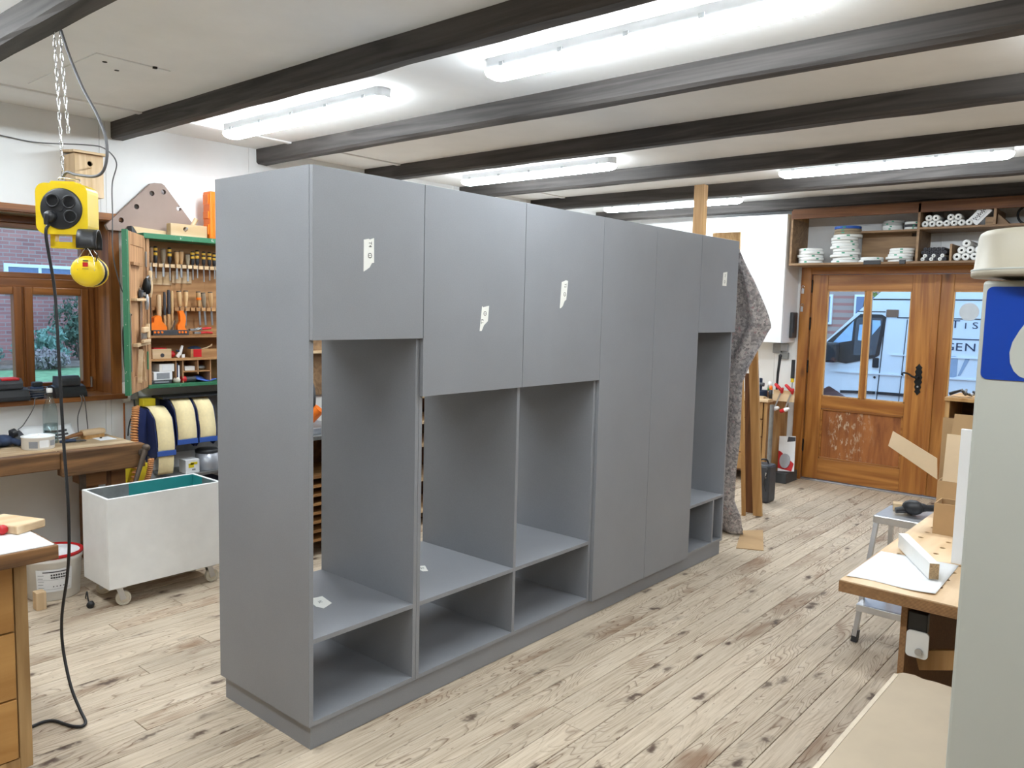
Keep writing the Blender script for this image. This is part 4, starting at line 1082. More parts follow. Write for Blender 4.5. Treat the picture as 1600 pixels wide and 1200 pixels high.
# notched racks
for (y0, n, z0, step, nm) in ((.795, 13, 1.928, .0415, 'upper'), (.985, 9, 1.632, .0395, 'lower')):
    MB().box(CX0 + .012, -3.015, ya, 1.40, z0 + .002, z0 + .022).build('rack_strip', 'cupboard_wood', tcb)
    for k in range(n):
        MB().box(-3.015, -2.985, y0 + k * step, y0 + k * step + .030, z0, z0 + .024).build('rack_tooth', 'light_pine_y' if nm == 'upper' else 'cupboard_wood', tcb)
MB().box(CX0 + .012, CX0 + .018, .80, 1.01, 1.81, 1.90).build('backing_card', 'light_pine_y', tcb)
MB().box(CX0 + .012, CX0 + .018, 1.015, 1.16, 1.825, 1.91).build('backing_card', 'light_pine_y', tcb)
# open door, hinged at the left front edge
hv = Vector((-2.9, .75, 0)); ev = Vector((-2.5, .45, 0)); dd = (ev - hv).normalized()
da = math.atan2(dd.y, dd.x)
tdo = bpy.data.objects.new('cupboard_door', None); COL.objects.link(tdo); tdo.parent = tcb; tdo.location = hv - Vector(tcb.location) + Vector((0, 0, 1.12)); tdo.rotation_euler = (0, 0, da)
# local: x along the door from the hinge, y+ = outer side? inner face looks to +y
def dbox(x0, x1, y0, y1, z0, z1, nm, mat, bev=.001):
    return MB().box(x0, x1, y0, y1, z0, z1).build(nm, mat, tdo, local=True, bevel=bev)
DW, DH = .47, 1.0
dbox(.0, DW, -.022, -.008, 0, DH, 'outer_skin', 'chipped_green')
dbox(.0, .06, -.008, .0, 0, DH, 'frame_stile', 'cupboard_wood_z'); dbox(DW - .06, DW - .001, -.008, .0, 0, DH, 'frame_stile', 'cupboard_wood_z')
dbox(.06, DW - .06, -.008, -.0005, 0, .10, 'frame_rail', 'cupboard_wood_z'); dbox(.06, DW - .06, -.008, -.0005, .92, DH, 'frame_rail', 'cupboard_wood_z')
dbox(.06, DW - .06, -.008, -.005, .10, .92, 'inner_panel', 'cupboard_wood_z')
dbox(DW, DW + .045, -.024, .004, -.002, DH + .002, 'edge_strip', 'chipped_green')
dbox(.18, .42, .0, .02, .795, .815, 'tool_bar', 'cupboard_wood_z'); dbox(.10, .42, .0, .035, .575, .592, 'tool_bar', 'light_pine_x'); dbox(.05, .40, .0, .03, .29, .31, 'tool_bar', 'light_pine_x')
dbox(-.01, .03, .002, .006, .80, .90, 'hinge_plate', 'galv'); dbox(-.01, .03, .002, .006, .12, .24, 'hinge_plate', 'chipped_green')
def dthing(nm, s, z, label, cat):
    p = hv + dd * s; return thing(nm, (p.x, p.y, 1.12 + z), label, cat, rz=da)
t = dthing('combination_square', .19, .36, 'steel square hanging on the open cupboard door', 'square')
MB().box(-.018, .018, .004, .010, .0, .30).build('blade', 'steel', t, local=True); MB().box(-.05, .045, .002, .022, .24, .285).build('stock', 'charcoal_plastic', t, local=True, bevel=.003); MB().cyl((.0, .02, .26), (.0, .034, .26), .012, n=10).build('lock_knob', 'steel', t, local=True)
t = dthing('hand_drill_brace', .16, .60, 'dark metal brace head hanging at the top of the cupboard door', 'brace')
MB().lathe([(.012, 0), (.024, .01), (.028, .05), (.018, .09), (.010, .10)], (0, .035, .02), (0, 0, 1), 14).build('chuck', 'black_iron', t, local=True)
MB().tube(spline([(0, .035, .12), (-.03, .04, .135), (-.06, .04, .12), (-.07, .04, .08)], 5), .008, 8).build('crank', 'steel', t, local=True)
MB().lathe([(.008, -.10), (.014, -.06), (.013, -.02), (.008, .0)], (-.0, .035, .02), (0, 0, 1), 10).build('shank', 'steel', t, local=True)
t = dthing('file', .055, .50, 'wooden handled file hanging nearest the door hinge', 'file')
MB().lathe([(.008, .0), (.014, .03), (.017, .09), (.012, .13), (.016, .16), (.010, .175)], (0, .035, .10), (0, 0, 1), 12).build('handle', 'light_pine', t, local=True)
MB().box(-.006, .006, .032, .038, -.12, .11).build('blade', 'rust_metal', t, local=True)
MB().box(-.012, .010, .033, .0355, .27, .40).build('upper_blade', 'chrome', t, local=True)
t = dthing('steel_rule', .455, .14, 'thin steel rod hanging down the inside of the cupboard door', 'rule')
MB().box(-.006, .006, .003, .006, 0, .36).build('rule', 'steel', t, local=True); MB().cyl((0, .006, .35), (0, .012, .35), .004, n=8).build('hook', 'rust_metal', t, local=True)
t = dthing('marking_gauge', .23, .22, 'pale wooden marking gauge on the open cupboard door', 'gauge')
MB().box(-.07, .07, .028, .05, .155, .19).build('head', 'light_pine_x', t, local=True, bevel=.006); MB().box(-.10, .09, .03, .05, .09, .11).build('stock', 'light_pine_x', t, local=True, bevel=.004); MB().cyl((-.06, .04, .12), (-.06, .04, .21), .014, n=10).build('stem', 'light_pine', t, local=True); MB().box(-.05, .06, .024, .036, .115, .15).build('clamp_plate', 'galv', t, local=True)
t = dthing('wooden_compass', .27, .06, 'spread wooden compass legs hanging low on the cupboard door', 'compass')
for s in (-1, 1): MB().beam((s * .006, .02, .22), (s * .06, .02, .0), .012, .024, (0, 1, 0)).build('leg', 'light_pine_x', t, local=True)
MB().cyl((0, .008, .215), (0, .034, .215), .016, n=10).build('pivot', 'brown_wood', t, local=True)
# tools in the racks
pm('tool_yellow', srgb(226, 178, 60), .4); pm('tool_orange', srgb(244, 122, 26), .4, var=.06)
wood('handle_ash', srgb(206, 170, 122), srgb(170, 130, 84), 'z', grain=20, rough=.5)
wood('handle_dark', srgb(150, 116, 80), srgb(112, 80, 50), 'z', grain=20, rough=.5)
wood('handle_grey', srgb(150, 136, 112), srgb(116, 102, 84), 'z', grain=20, rough=.6)
ORD = ['first', 'second', 'third', 'fourth', 'fifth', 'sixth', 'seventh', 'eighth', 'ninth', 'tenth', 'eleventh', 'twelfth']
def hand_tool(y, zt, zb, ztip, kind, label, cat, tilt=0):
    t = thing('chisel' if kind.startswith('h') else 'screwdriver', (-3.0, y, zb), label, cat, 'rack tools in the green cupboard')
    t.rotation_euler = (tilt, 0, 0)
    h = zt - zb
    if kind == 'by':
        MB().lathe([(.006, 0), (.012, .01), (.013, h * .35), (.011, h * .5), (.013, h * .62), (.013, h * .95), (.008, h)], n=10).build('handle', 'black_plastic', t, local=True)
        for f in (.45, .72): MB().lathe([(.0118, h * f), (.0142, h * (f + .03)), (.0142, h * (f + .16)), (.0118, h * (f + .19))], n=10).build('grip_band', 'tool_yellow', t, local=True)
    else:
        mt = {'h1': 'handle_ash', 'h2': 'handle_dark', 'h3': 'handle_grey'}[kind[:2]]
        hd = MB().lathe([(.008, 0), (.012, h * .08), (.013, h * .2), (.017, h * .6), (.016, h * .92), (.012, h)], n=12).build('handle', mt, t, local=True)
        MB().lathe([(.0165, h * .93), (.0165, h * .98), (.012, h)], n=12).build('ferrule', 'rust_metal', t, local=True)
        if kind.endswith('r'): MB().lathe([(.0162, h * .45), (.0172, h * .47), (.0172, h * .60), (.0165, h * .62)], n=12).build('red_band', 'tool_orange', hd, local=True)
    MB().box(-.004 if kind == 'by' else -.002, .004 if kind == 'by' else .002, -.0035 if kind == 'by' else -.007, .0035 if kind == 'by' else .007, ztip - zb, .004).build('blade', 'steel', t, local=True)
U = [(.832, 2.062, 'h2'), (.863, 2.068, 'by'), (.916, 2.055, 'h3'), (.961, 2.066, 'by'), (1.012, 2.045, 'h1'), (1.044, 2.05, 'h1'), (1.091, 2.03, 'h3'), (1.128, 2.052, 'by'), (1.162, 2.062, 'by'), (1.21, 2.055, 'by'), (1.254, 2.055, 'by'), (1.292, 2.05, 'by')]
for k, (y, zt, kind) in enumerate(U):
    hand_tool(y, zt, 1.955, 1.84 + .012 * (k % 3), kind, '%s tool from the left in the upper cupboard rack' % ORD[k], 'screwdriver' if kind == 'by' else 'chisel')
Lw = [(1.03, 1.772, 'h1', .06), (1.072, 1.775, 'h1', -.02), (1.172, 1.772, 'h1r', .05), (1.21, 1.765, 'h3', .08), (1.264, 1.772, 'h1', .06)]
for k, (y, zt, kind, tl) in enumerate(Lw):
    hand_tool(y, zt, 1.66, 1.53, kind, ['wooden chisel leaning, first in the lower rack gap', 'wooden chisel beside the first one in the lower rack', 'chisel with a red band on its wooden handle', 'greyish wooden chisel right of the red banded one', 'last visible wooden chisel in the lower rack'][k], 'chisel', tl)
# tall tools standing left in the lower bay
def stand_tool(nm, y, z0, z1, w, mat, label, cat, mat2=None, tilt=0, x=-2.99):
    t = thing(nm, (x, y, z0), label, cat, 'tall tools standing left in the cupboard'); t.rotation_euler = (tilt, 0, 0)
    h = z1 - z0
    MB().lathe([(w * .7, 0), (w, .02), (w, h * .42), (w * .8, h * .45)], n=10).build('lower_part', mat2 or mat, t, local=True)
    MB().lathe([(w * .8, h * .45), (w * 1.05, h * .5), (w * 1.05, h * .92), (w * .8, h)], n=10).build('handle', mat, t, local=True)
stand_tool('rasp', .835, 1.47, 1.72, .010, 'brown_wood', 'brown rasp leaning at the left of the lower bay', 'rasp', 'steel', .1)
stand_tool('try_square_handle', .875, 1.47, 1.74, .016, 'light_pine', 'pale wooden wedge handle left of the grey rasp', 'handle', 'brown_wood')
stand_tool('grey_rasp', .915, 1.47, 1.76, .009, 'charcoal_plastic', 'grey steel rasp standing in the lower bay', 'rasp', 'handle_ash')
stand_tool('rubber_handled_file', .945, 1.47, 1.775, .011, 'print_dark', 'dark handled file standing beside the grey rasp', 'file', 'handle_ash')
stand_tool('ash_gouge', .968, 1.47, 1.77, .010, 'handle_ash', 'ash handled gouge at the edge of the lower rack', 'gouge', 'handle_ash')
stand_tool('small_plane_iron', .815, 1.47, 1.66, .016, 'steel', 'steel plane iron leaning in the left corner', 'plane iron', 'handle_ash', .25)
# orange plane
hp_ = thing('hand_plane', (-2.96, .93, 1.464), 'orange and dark grey hand plane on the cupboard shelf', 'plane')
MB().box(-2.985, -2.935, .805, 1.06, 1.4645, 1.50).build('sole', 'charcoal_plastic', hp_, bevel=.002)
MB().prism([(.795, 1.498), (.79, 1.54), (.815, 1.552), (.82, 1.585), (.85, 1.60), (.868, 1.59), (.872, 1.56), (.905, 1.52), (.905, 1.498)], -2.982, -2.938, 'x').build('front_knob', 'tool_orange', hp_, bevel=.006)
MB().prism([(.985, 1.498), (.985, 1.53), (1.005, 1.56), (1.003, 1.60), (.995, 1.63), (1.025, 1.635), (1.042, 1.60), (1.045, 1.56), (1.035, 1.52), (1.05, 1.498)], -2.974, -2.946, 'x').build('rear_tote', 'tool_orange', hp_, bevel=.006)
MB().beam((-2.96, .945, 1.50), (-2.96, .965, 1.565), .03, .006, (0, 1, 0)).build('iron', 'chrome', hp_)
for q in (.818, .842, .868, .99, 1.012, 1.036):
    MB().cyl((-2.936, q, 1.485), (-2.931, q, 1.485), .008, n=10).build('orange_rivet', 'tool_orange', hp_)
# pliers
for k, (y0, y1, z, mt, lab) in enumerate(((1.10, 1.235, 1.478, 'red_plastic', 'red handled pliers lying in front on the shelf'), (1.11, 1.225, 1.505, 'red_plastic', 'red handled pliers lying crosswise behind'), (1.07, 1.15, 1.500, 'galv', 'grey handled pliers next to the orange plane'))):
    p = thing('pliers', (-2.95, (y0 + y1) / 2, 1.464), lab, 'pliers', 'pliers on the cupboard shelf')
    for s in (-1, 1): MB().tube([(-2.95 + s * .012, y0 + .05, z), (-2.95 + s * .02, (y0 + y1) / 2 + .02, z + .004), (-2.95 + s * .012, y1, z + .006 * k)], .0075, 8).build('grip', mt, p)
    MB().box(-2.965, -2.935, y0, y0 + .05, z - .008, z + .008).build('jaw', 'steel', p, bevel=.003)
# boxes on the lower shelves
def open_box(nm, x0, x1, y0, y1, z0, z1, mat, label, cat='box', front=None, w=.006):
    b = thing(nm, ((x0 + x1) / 2, (y0 + y1) / 2, z0), label, cat)
    MB().box(x1 - w, x1, y0, y1, z0, z1).build('front', front or mat, b); MB().box(x0, x0 + w, y0, y1, z0, z1).build('back', mat, b)
    MB().box(x0 + w, x1 - w, y0, y0 + w, z0, z1).build('end', mat, b); MB().box(x0 + w, x1 - w, y1 - w, y1, z0, z1).build('end', mat, b); MB().box(x0 + w, x1 - w, y0 + w, y1 - w, z0, z0 + w).build('bottom', mat, b)
    return b
b = open_box('card_box', -3.04, -2.925, .795, .925, 1.307, 1.372, 'light_pine_y', 'small pale box with a dark emblem on the cupboard shelf')
MB().cyl((-2.925, .862, 1.328), (-2.9235, .862, 1.328), .014, n=12).build('emblem', 'print_dark', b)
MB().box(-3.02, -2.94, .81, .90, 1.335, 1.378).build('contents', 'red_plastic', b)
b = open_box('wooden_tray', -3.05, -2.925, 1.065, 1.27, 1.307, 1.366, 'cupboard_wood', 'wooden tray with red front patch on the cupboard shelf')
MB().box(-2.925, -2.9238, 1.085, 1.145, 1.31, 1.364).build('red_patch', 'red_plastic', b)
MB().sphere((-3.0, 1.13, 1.36), .03, 10, 6, (1, 1.8, .8)).build('cloth', 'blue_cloth', b); 
for q in range(3): MB().cyl((-2.96, 1.12 + .03 * q, 1.35), (-2.95, 1.24, 1.385 + .006 * q), .003, n=6).build('pencil', 'light_pine', b)
sp_ = thing('spray_gun', (-2.96, 1.0, 1.306), 'white and blue nozzle gun between the box and the tray', 'nozzle gun')
MB().tube([(-2.96, .985, 1.31), (-2.955, 1.005, 1.345), (-2.955, 1.02, 1.39)], [.014, .012, .008], 10).build('body', 'plastic_white', sp_)
MB().tube([(-2.955, 1.005, 1.35), (-2.955, .975, 1.355)], .007, 8).build('nozzle', 'blue_cloth', sp_); MB().box(-2.965, -2.945, 1.012, 1.032, 1.307, 1.33).build('foot', 'plastic_white', sp_)
rg = MB().sphere((-2.98, .955, 1.33), .024, 10, 8, (1, 1, 1)).build('red_cloth', 'red_plastic', label='dark red bundle behind the nozzle gun', cat='bundle')
for k, (y0, y1, z0, z1, mt, lab) in enumerate(((.785, .925, 1.1325, 1.158, 'charcoal_plastic', 'flat dark case at the bottom of the cupboard'), (.80, .93, 1.1585, 1.215, 'paper_white', 'white carton on top of the flat dark case'), (.84, .945, 1.2155, 1.268, 'plastic_white', 'small stacked white cartons at the top of that pile'))):
    b = thing('small_carton', (-2.98, (y0 + y1) / 2, z0), lab, 'carton', 'cartons in the lower left bay')
    MB().box(-3.05, -2.925, y0, y1, z0, z1).build('body', mt, b, bevel=.002)
    MB().box(-2.9252, -2.924, y0 + .02, y1 - .02, z0 + .008, z1 - .008).build('end_label', 'print_grey' if k != 2 else 'paper_white', b)
bk_ = MB().box(-3.04, -2.93, .968, .978, 1.1325, 1.27).box(-3.04, -2.932, .978, .990, 1.1325, 1.26)
tb = thing('booklet', (-2.985, .98, 1.132), 'blue and white booklet standing in the narrow bay', 'booklet')
MB().box(-3.04, -2.93, .964, .974, 1.1325, 1.27).build('cover', 'blue_cloth', tb); MB().box(-3.04, -2.932, .974, .986, 1.1325, 1.255).build('pages', 'paper_white', tb)
MB().lathe([(.0, 0), (.022, .004), (.026, .022), (.016, .038), (0, .042)], (-2.935, .965, 1.132), n=14).build('small_jar', 'caster_plastic', label='small beige lump in front of the booklet', cat='lump')
MB().box(-3.03, -2.945, 1.03, 1.105, 1.2125, 1.245).build('small_carton', 'plastic_white', label='flat white carton in the little upper pigeonhole', cat='carton', bevel=.003)
MB().sphere((-2.98, 1.165, 1.23), .03, 12, 8, (1, 1.2, .58)).build('rag_ball', 'galv', label='grey crumpled rag in the right pigeonhole', cat='rag')
t = thing('spool', (-2.94, 1.03, 1.132), 'red tipped roll at the bottom of the cupboard', 'roll')
MB().cyl((-2.94, 1.0, 1.155), (-2.94, 1.03, 1.155), .022, n=14).build('end_cap', 'red_plastic', t); MB().cyl((-2.94, 1.03, 1.153), (-2.94, 1.10, 1.153), .020, n=14).build('roll_body', 'charcoal_plastic', t)
def rag(u, v): return (-3.0 + .10 * v, 1.10 + .145 * u, 1.134 + .035 * (math.sin(u * 5 + v * 2) * .5 + .5) * (1 - v * .6) + .004)
MB().grid(rag, 14, 8).build('blue_rag', pm('rag_blue', srgb(60, 92, 170), .9, var=.5, scale=40), label='blue and white cloth lying at the cupboard bottom', cat='cloth', solid=.004)
# on top of the cupboard
TZ = CZb + .0125
t = thing('smoothing_plane', (-2.95, 1.07, TZ), 'pale wooden smoothing plane on top of the green cupboard', 'plane')
pb_ = MB().box(-2.985, -2.925, .935, 1.20, TZ, TZ + .085).build('plane_body', 'light_pine_y', t, bevel=.003)
cut(pb_, MB().cyl((-3.1, 1.04, TZ + .05), (-2.85, 1.04, TZ + .05), .015, n=16))
MB().tube([(-2.955, 1.10, TZ + .07), (-2.955, 1.135, TZ + .13)], [.015, .017], 8).build('tote_horn', 'light_pine', t)
MB().beam((-2.955, 1.03, TZ + .03), (-2.92, 1.055, TZ + .062), .004, .012).build('lever', 'steel', t)
t = thing('wedge_board', (-3.0, .80, TZ), 'flat pale board with slanted dark end on the green cupboard', 'board')
MB().prism([(.735, TZ), (.705, TZ + .045), (.93, TZ + .03), (.93, TZ)], -3.04, -2.98, 'x').build('board', 'light_pine_y', t)
MB().prism([(.731, TZ), (.70, TZ + .046), (.695, TZ + .046), (.70, TZ)], -3.04, -2.98, 'x').build('dark_end', 'charcoal_plastic', t)
t = thing('orange_case', (-2.95, 1.34, TZ), 'orange plastic case standing on the green cupboard', 'case')
MB().box(-3.0, -2.90, 1.21, 1.46, TZ, TZ + .33).build('shell', 'tool_orange', t, bevel=.008)
MB().box(-2.985, -2.915, 1.202, 1.21, TZ + .03, TZ + .10).build('rib', 'tool_orange', t, bevel=.002); MB().box(-2.985, -2.915, 1.202, 1.21, TZ + .14, TZ + .19).build('rib', 'tool_orange', t, bevel=.002); MB().box(-2.985, -2.915, 1.202, 1.21, TZ + .24, TZ + .31).build('rib', 'tool_orange', t, bevel=.002)
MB().box(-2.902, -2.895, 1.235, 1.30, TZ + .02, TZ + .25).build('latch_strip', 'tool_orange', t, bevel=.002)
# device box and hose below the door
t = thing('junction_box', (-3.07, .70, .985), 'grey junction box on the wall below the cupboard door', 'junction box')
MB().box(-3.098, -3.055, .655, .70, 1.01, 1.14).build('cover', 'plastic_white', t, bevel=.004); MB().box(-3.098, -3.05, .70, .75, 1.02, 1.085).build('socket', 'galv', t, bevel=.006)
cable([(-3.06, .725, 1.02), (-3.05, .72, .95), (-3.06, .69, .86), (-3.03, .665, .78)], .005, 'cable_black', 'black cable leading down from the junction box', 6)
pm('copper', srgb(196, 120, 70), .4, .5); pm('hose_orange', srgb(206, 142, 86), .5, var=.06)
hs_ = MB(); hp2 = []
ctrl = spline([(-2.925, .675, .99), (-2.92, .665, .90), (-2.90, .65, .78), (-2.80, .63, .68), (-2.775, .58, .50), (-2.77, .57, .44)], 40)
for i, q in enumerate(ctrl):
    a = i * 1.05; hp2.append(q + Vector((.016 * math.cos(a), .019 * math.sin(a), .004 * math.cos(a))))
hs_.tube(hp2, .0075, 6).build('spiral_hose', 'hose_orange', label='orange spiral air hose hanging from the wall', cat='hose')
ctrl = spline([(-2.74, .685, .66), (-2.735, .67, .58), (-2.73, .64, .50), (-2.73, .62, .44)], 40)
hp2 = [q + Vector((.013 * math.cos(i * 1.05), .015 * math.sin(i * 1.05), 0)) for i, q in enumerate(ctrl)]
MB().tube(hp2, .006, 6).build('spiral_hose', 'hose_orange', label='second loop of the orange spiral hose by the bin', cat='hose')
cable([(-3.08, .665, 1.0), (-3.08, .665, .75), (-3.07, .66, .5)], .006, 'copper', 'copper pipe running down the wall behind the hose', 8, 'copper_pipe', 'pipe')
# ------------------------------------------------------------------ sandpaper rack under the cupboard
pm('dispenser_blue', srgb(38, 50, 98), .5, var=.08); pm('dispenser_rail', srgb(58, 92, 168), .4)
pm('sandpaper', srgb(248, 230, 180), .9, var=.05, scale=60, bump=.2, bscale=300)
pm('box_yellow', srgb(226, 204, 40), .6, var=.06)
pm('tin_grey', srgb(178, 182, 190), .35, .4, var=.05)
rk = thing('wall_shelf', (-2.97, 1.1, .45), 'grey shelf board on the wall below the sandpaper rolls', 'shelf')
MB().box(-3.098, -2.80, .86, 1.62, .485, .505).build('board', 'galv', rk, bevel=.002)
for q in (.95, 1.5): MB().box(-3.095, -2.86, q, q + .02, .40, .485).build('bracket', 'galv', rk)
rk2 = thing('roll_rack', (-2.97, 1.2, 1.03), 'black bar holding the sandpaper dispensers under the cupboard', 'rack')
MB().box(-3.098, -3.07, .74, 1.62, .62, 1.035).build('back_plate', 'galv', rk2); MB().box(-3.07, -2.90, .85, 1.62, 1.028, 1.04).build('bar', 'black_plastic', rk2)
def dispenser(y0, y1, ztop, zbot, xf, tail, label):
    d = thing('sandpaper_dispenser', (-2.9, (y0 + y1) / 2, zbot), label, 'sandpaper roll', 'sandpaper dispensers on the wall')
    zr = ztop - .12
    side = [(-3.065, ztop), (-2.93, ztop), (xf - .02, ztop - .06), (xf + .012, zbot + .10), (xf + .018, zbot + .01), (xf - .03, zbot - .03), (-3.065, zbot + .02)]
    for a in (y0, y1 - .006): MB().prism(side, a, a + .006, 'y').build('side_plate', 'dispenser_blue', d, bevel=.001)
    pts = spline([(-2.99, ztop + .012), (-2.93, ztop + .005), (xf - .025, ztop - .05), (xf, ztop - .13), (xf + .012, zbot + .09), (xf + .014, zbot + .035)] and [(-2.99, 0, ztop + .012), (-2.93, 0, ztop + .004), (xf - .022, 0, ztop - .055), (xf + .004, 0, ztop - .14), (xf + .018, 0, zbot + .09), (xf + .018, 0, zbot + .035)], 5)
    n = len(pts) - 1
    MB().grid(lambda u, v: (pts[int(round(v * n))].x, y0 + .008 + (y1 - y0 - .016) * u, pts[int(round(v * n))].z), 1, n).build('sanding_sheet', 'sandpaper', d, solid=.001)
    MB().cyl((-2.985, y0 + .008, ztop - .09), (-2.985, y1 - .008, ztop - .09), .075, n=24).build('paper_roll', 'sandpaper', d)
    MB().box(xf + .012, xf + .024, y0, y1, zbot + .0, zbot + .035).build('tear_bar', 'dispenser_rail', d, bevel=.002)
    if tail: MB().grid(lambda u, v: (xf + .012 - .02 * v + .008 * math.sin(v * 3), y0 + .012 + (y1 - y0 - .024) * u, zbot - tail * v), 1, 6).build('paper_tail', 'sandpaper', d, solid=.001)
dispenser(.755, .885, .965, .655, -2.82, .13, 'sandpaper dispenser with a hanging tail, nearest the workbench')
dispenser(.905, 1.055, 1.015, .715, -2.84, 0, 'middle sandpaper dispenser with a wide yellow sheet')
dispenser(1.065, 1.20, 1.010, .715, -2.84, 0, 'sandpaper dispenser partly hidden by the wardrobe end')
MB().prism([(.69, .995), (.75, .955), (.75, .60), (.715, .66), (.69, .75)], -2.95, -2.935, 'x').build('blue_side_board', 'dispenser_blue', label='dark blue panel behind the orange hose', cat='panel')
MB().box(-3.068, -3.0, .76, .845, .975, 1.027).build('yellow_strip_box', 'box_yellow', label='flat yellow box tucked above the first dispenser', cat='box', bevel=.002)
t = thing('white_box', (-2.86, 1.015, .505), 'small white box with yellow print on the grey shelf', 'box')
MB().box(-2.92, -2.825, .965, 1.065, .506, .60).build('carton', 'paper_white', t, bevel=.001)
MB().box(-2.8248, -2.8238, .985, 1.025, .545, .575).build('print_patch', 'box_yellow', t); MB().box(-2.8248, -2.8238, 1.0, 1.05, .565, .582).build('print_patch', 'box_yellow', t); MB().box(-2.8248, -2.8238, 1.01, 1.035, .525, .535).build('print_patch', 'print_grey', t)
t = thing('metal_tin', (-2.90, 1.165, .505), 'grey metal tin with dark lid on the grey shelf', 'tin')
MB().lathe([(.0, 0), (.078, 0), (.080, .004), (.080, .125), (.0, .125)], (-2.90, 1.165, .506), n=30).build('tin_body', 'tin_grey', t); MB().lathe([(.082, .122), (.083, .14), (.07, .148), (.0, .148)], (-2.90, 1.165, .506), n=30).build('lid', 'black_plastic', t)
t = thing('yellow_carton', (-2.86, .60, .42), 'yellow carton with white base behind the bin', 'box')
MB().box(-2.98, -2.82, .50, .70, .50, .62).build('carton', 'box_yellow', t, bevel=.002); MB().box(-2.979, -2.819, .501, .701, .47, .5005).build('white_edge', 'paper_white', t)
t2 = thing('low_cabinet', (-2.9, .9, 0), 'low grey cabinet behind the white bin', 'cabinet')
MB().box(-3.09, -2.80, .55, 1.3, 0, .40).build('carcass', 'galv', t2, bevel=.003); MB().box(-3.095, -2.79, .545, 1.3, .40, .42).build('top', 'dispenser_blue', t2, bevel=.002)
MB().box(-2.80, -2.79, .57, .92, .03, .38).build('door', 'galv', t2, bevel=.002); MB().box(-2.80, -2.79, .93, 1.28, .03, .38).build('door', 'galv', t2, bevel=.002)
MB().box(-2.99, -2.815, .50, .71, .421, .469).build('blue_box', 'dispenser_blue', label='flat dark blue box under the yellow carton', cat='box', bevel=.002)
# ------------------------------------------------------------------ far end: blanket, boards, bench, shelf
def felt():
    m, nt, bs = _new('felt_blanket')
    v = _coords(nt, (1, 1, 1))
    vo = nt.nodes.new('ShaderNodeTexVoronoi'); vo.inputs['Scale'].default_value = 62; nt.links.new(v, vo.inputs['Vector'])
    c = _ramp(nt, vo.outputs['Color'], [(.0, srgb(80, 76, 82)), (.45, srgb(164, 158, 160)), (.75, srgb(222, 216, 214)), (.96, srgb(170, 120, 128)), (1, srgb(90, 96, 110))])
    n = _noise(nt, v, 140, 3, .7)
    c = _mix(nt, .45, c, _ramp(nt, n, [(.3, srgb(84, 80, 84)), (.7, srgb(204, 200, 198))]))
    nt.links.new(c, bs.inputs['Base Color']); bs.inputs['Roughness'].default_value = .95
    _bump(nt, bs, n, .5, .004)
felt()
wood('chipboard', srgb(206, 172, 124), srgb(176, 140, 94), 'z', grain=30, stretch=.6, rough=.8)
wood('board_pine', srgb(198, 158, 104), srgb(160, 118, 68), 'z', grain=14, stretch=.07, rough=.6)
wood('board_brown', srgb(120, 76, 40), srgb(84, 50, 24), 'z', grain=14, stretch=.07, rough=.6)
wood('shelf_oak', srgb(156, 126, 92), srgb(124, 96, 68), 'x', grain=16, stretch=.08, rough=.6)
wood('shelf_brown', srgb(124, 82, 50), srgb(92, 56, 32), 'x', grain=16, stretch=.08, rough=.6)
pm('cardboard', srgb(178, 146, 106), .85, var=.06, scale=8); pm('cardboard_light', srgb(212, 190, 158), .85, var=.05, scale=8)
pm('white_gloss', srgb(236, 238, 240), .25, var=.015)
pm('dark_grey_box', (.05, .055, .06), .5)
edge = [(2.16, -.055), (2.04, .004), (1.93, .059), (1.775, .112), (1.613, .165), (1.568, .138), (1.464, .10), (1.34, .06), (1.21, .020), (.982, .022), (.752, .020), (.516, .0), (.28, -.006), (.15, .05), (.055, .06), (.012, .07)]
def bx_edge(z):
    for (z0, a), (z1, b) in zip(edge[:-1], edge[1:]):
        if z1 <= z <= z0: return a + (b - a) * (z0 - z) / (z0 - z1)
    return edge[-1][1]
def blanket(u, v):
    z = 2.16 + (.012 - 2.16) * v
    y0 = 3.60 + .40 * v
    xr = bx_edge(z) - .45 * (y0 - 3.62); xl = -.34 - .2 * v
    x = xl + (xr - xl) * u
    y = y0 + .030 * math.sin(u * 11 + v * 2.0) * (.3 + .7 * v) + .045 * math.sin(u * 17 - z * 5.5) * math.exp(-((z - 1.65) / .45) ** 2) * u + .07 * math.exp(-((z - 1.62) / .28) ** 2) * u + .06 * max(0, .25 - z)
    return (x, y, z + .03 * math.sin(u * 9) * (1 - v) * v * 4 * .3)
bl = MB().grid(blanket, 30, 70).build('felt_blanket', 'felt_blanket', label='speckled grey felt blanket draped beside the far wardrobe end', cat='blanket', solid=.008)
pz = MB()
def puddle(u, v): return (-.42 + .24 * u, 4.0 + .14 * v, .014 + .11 * math.sin(PI * min(1, u * 1.15)) * (1 - v) ** 1.4 + .012 * math.sin(u * 17 + v * 5))
MB().grid(puddle, 16, 8).build('hem', 'felt_blanket', bl, solid=.008)
MB().sphere((-.165, 4.05, .035), .05, 10, 6, (1, .8, .6)).build('dark_hem_end', 'black_plastic', bl)
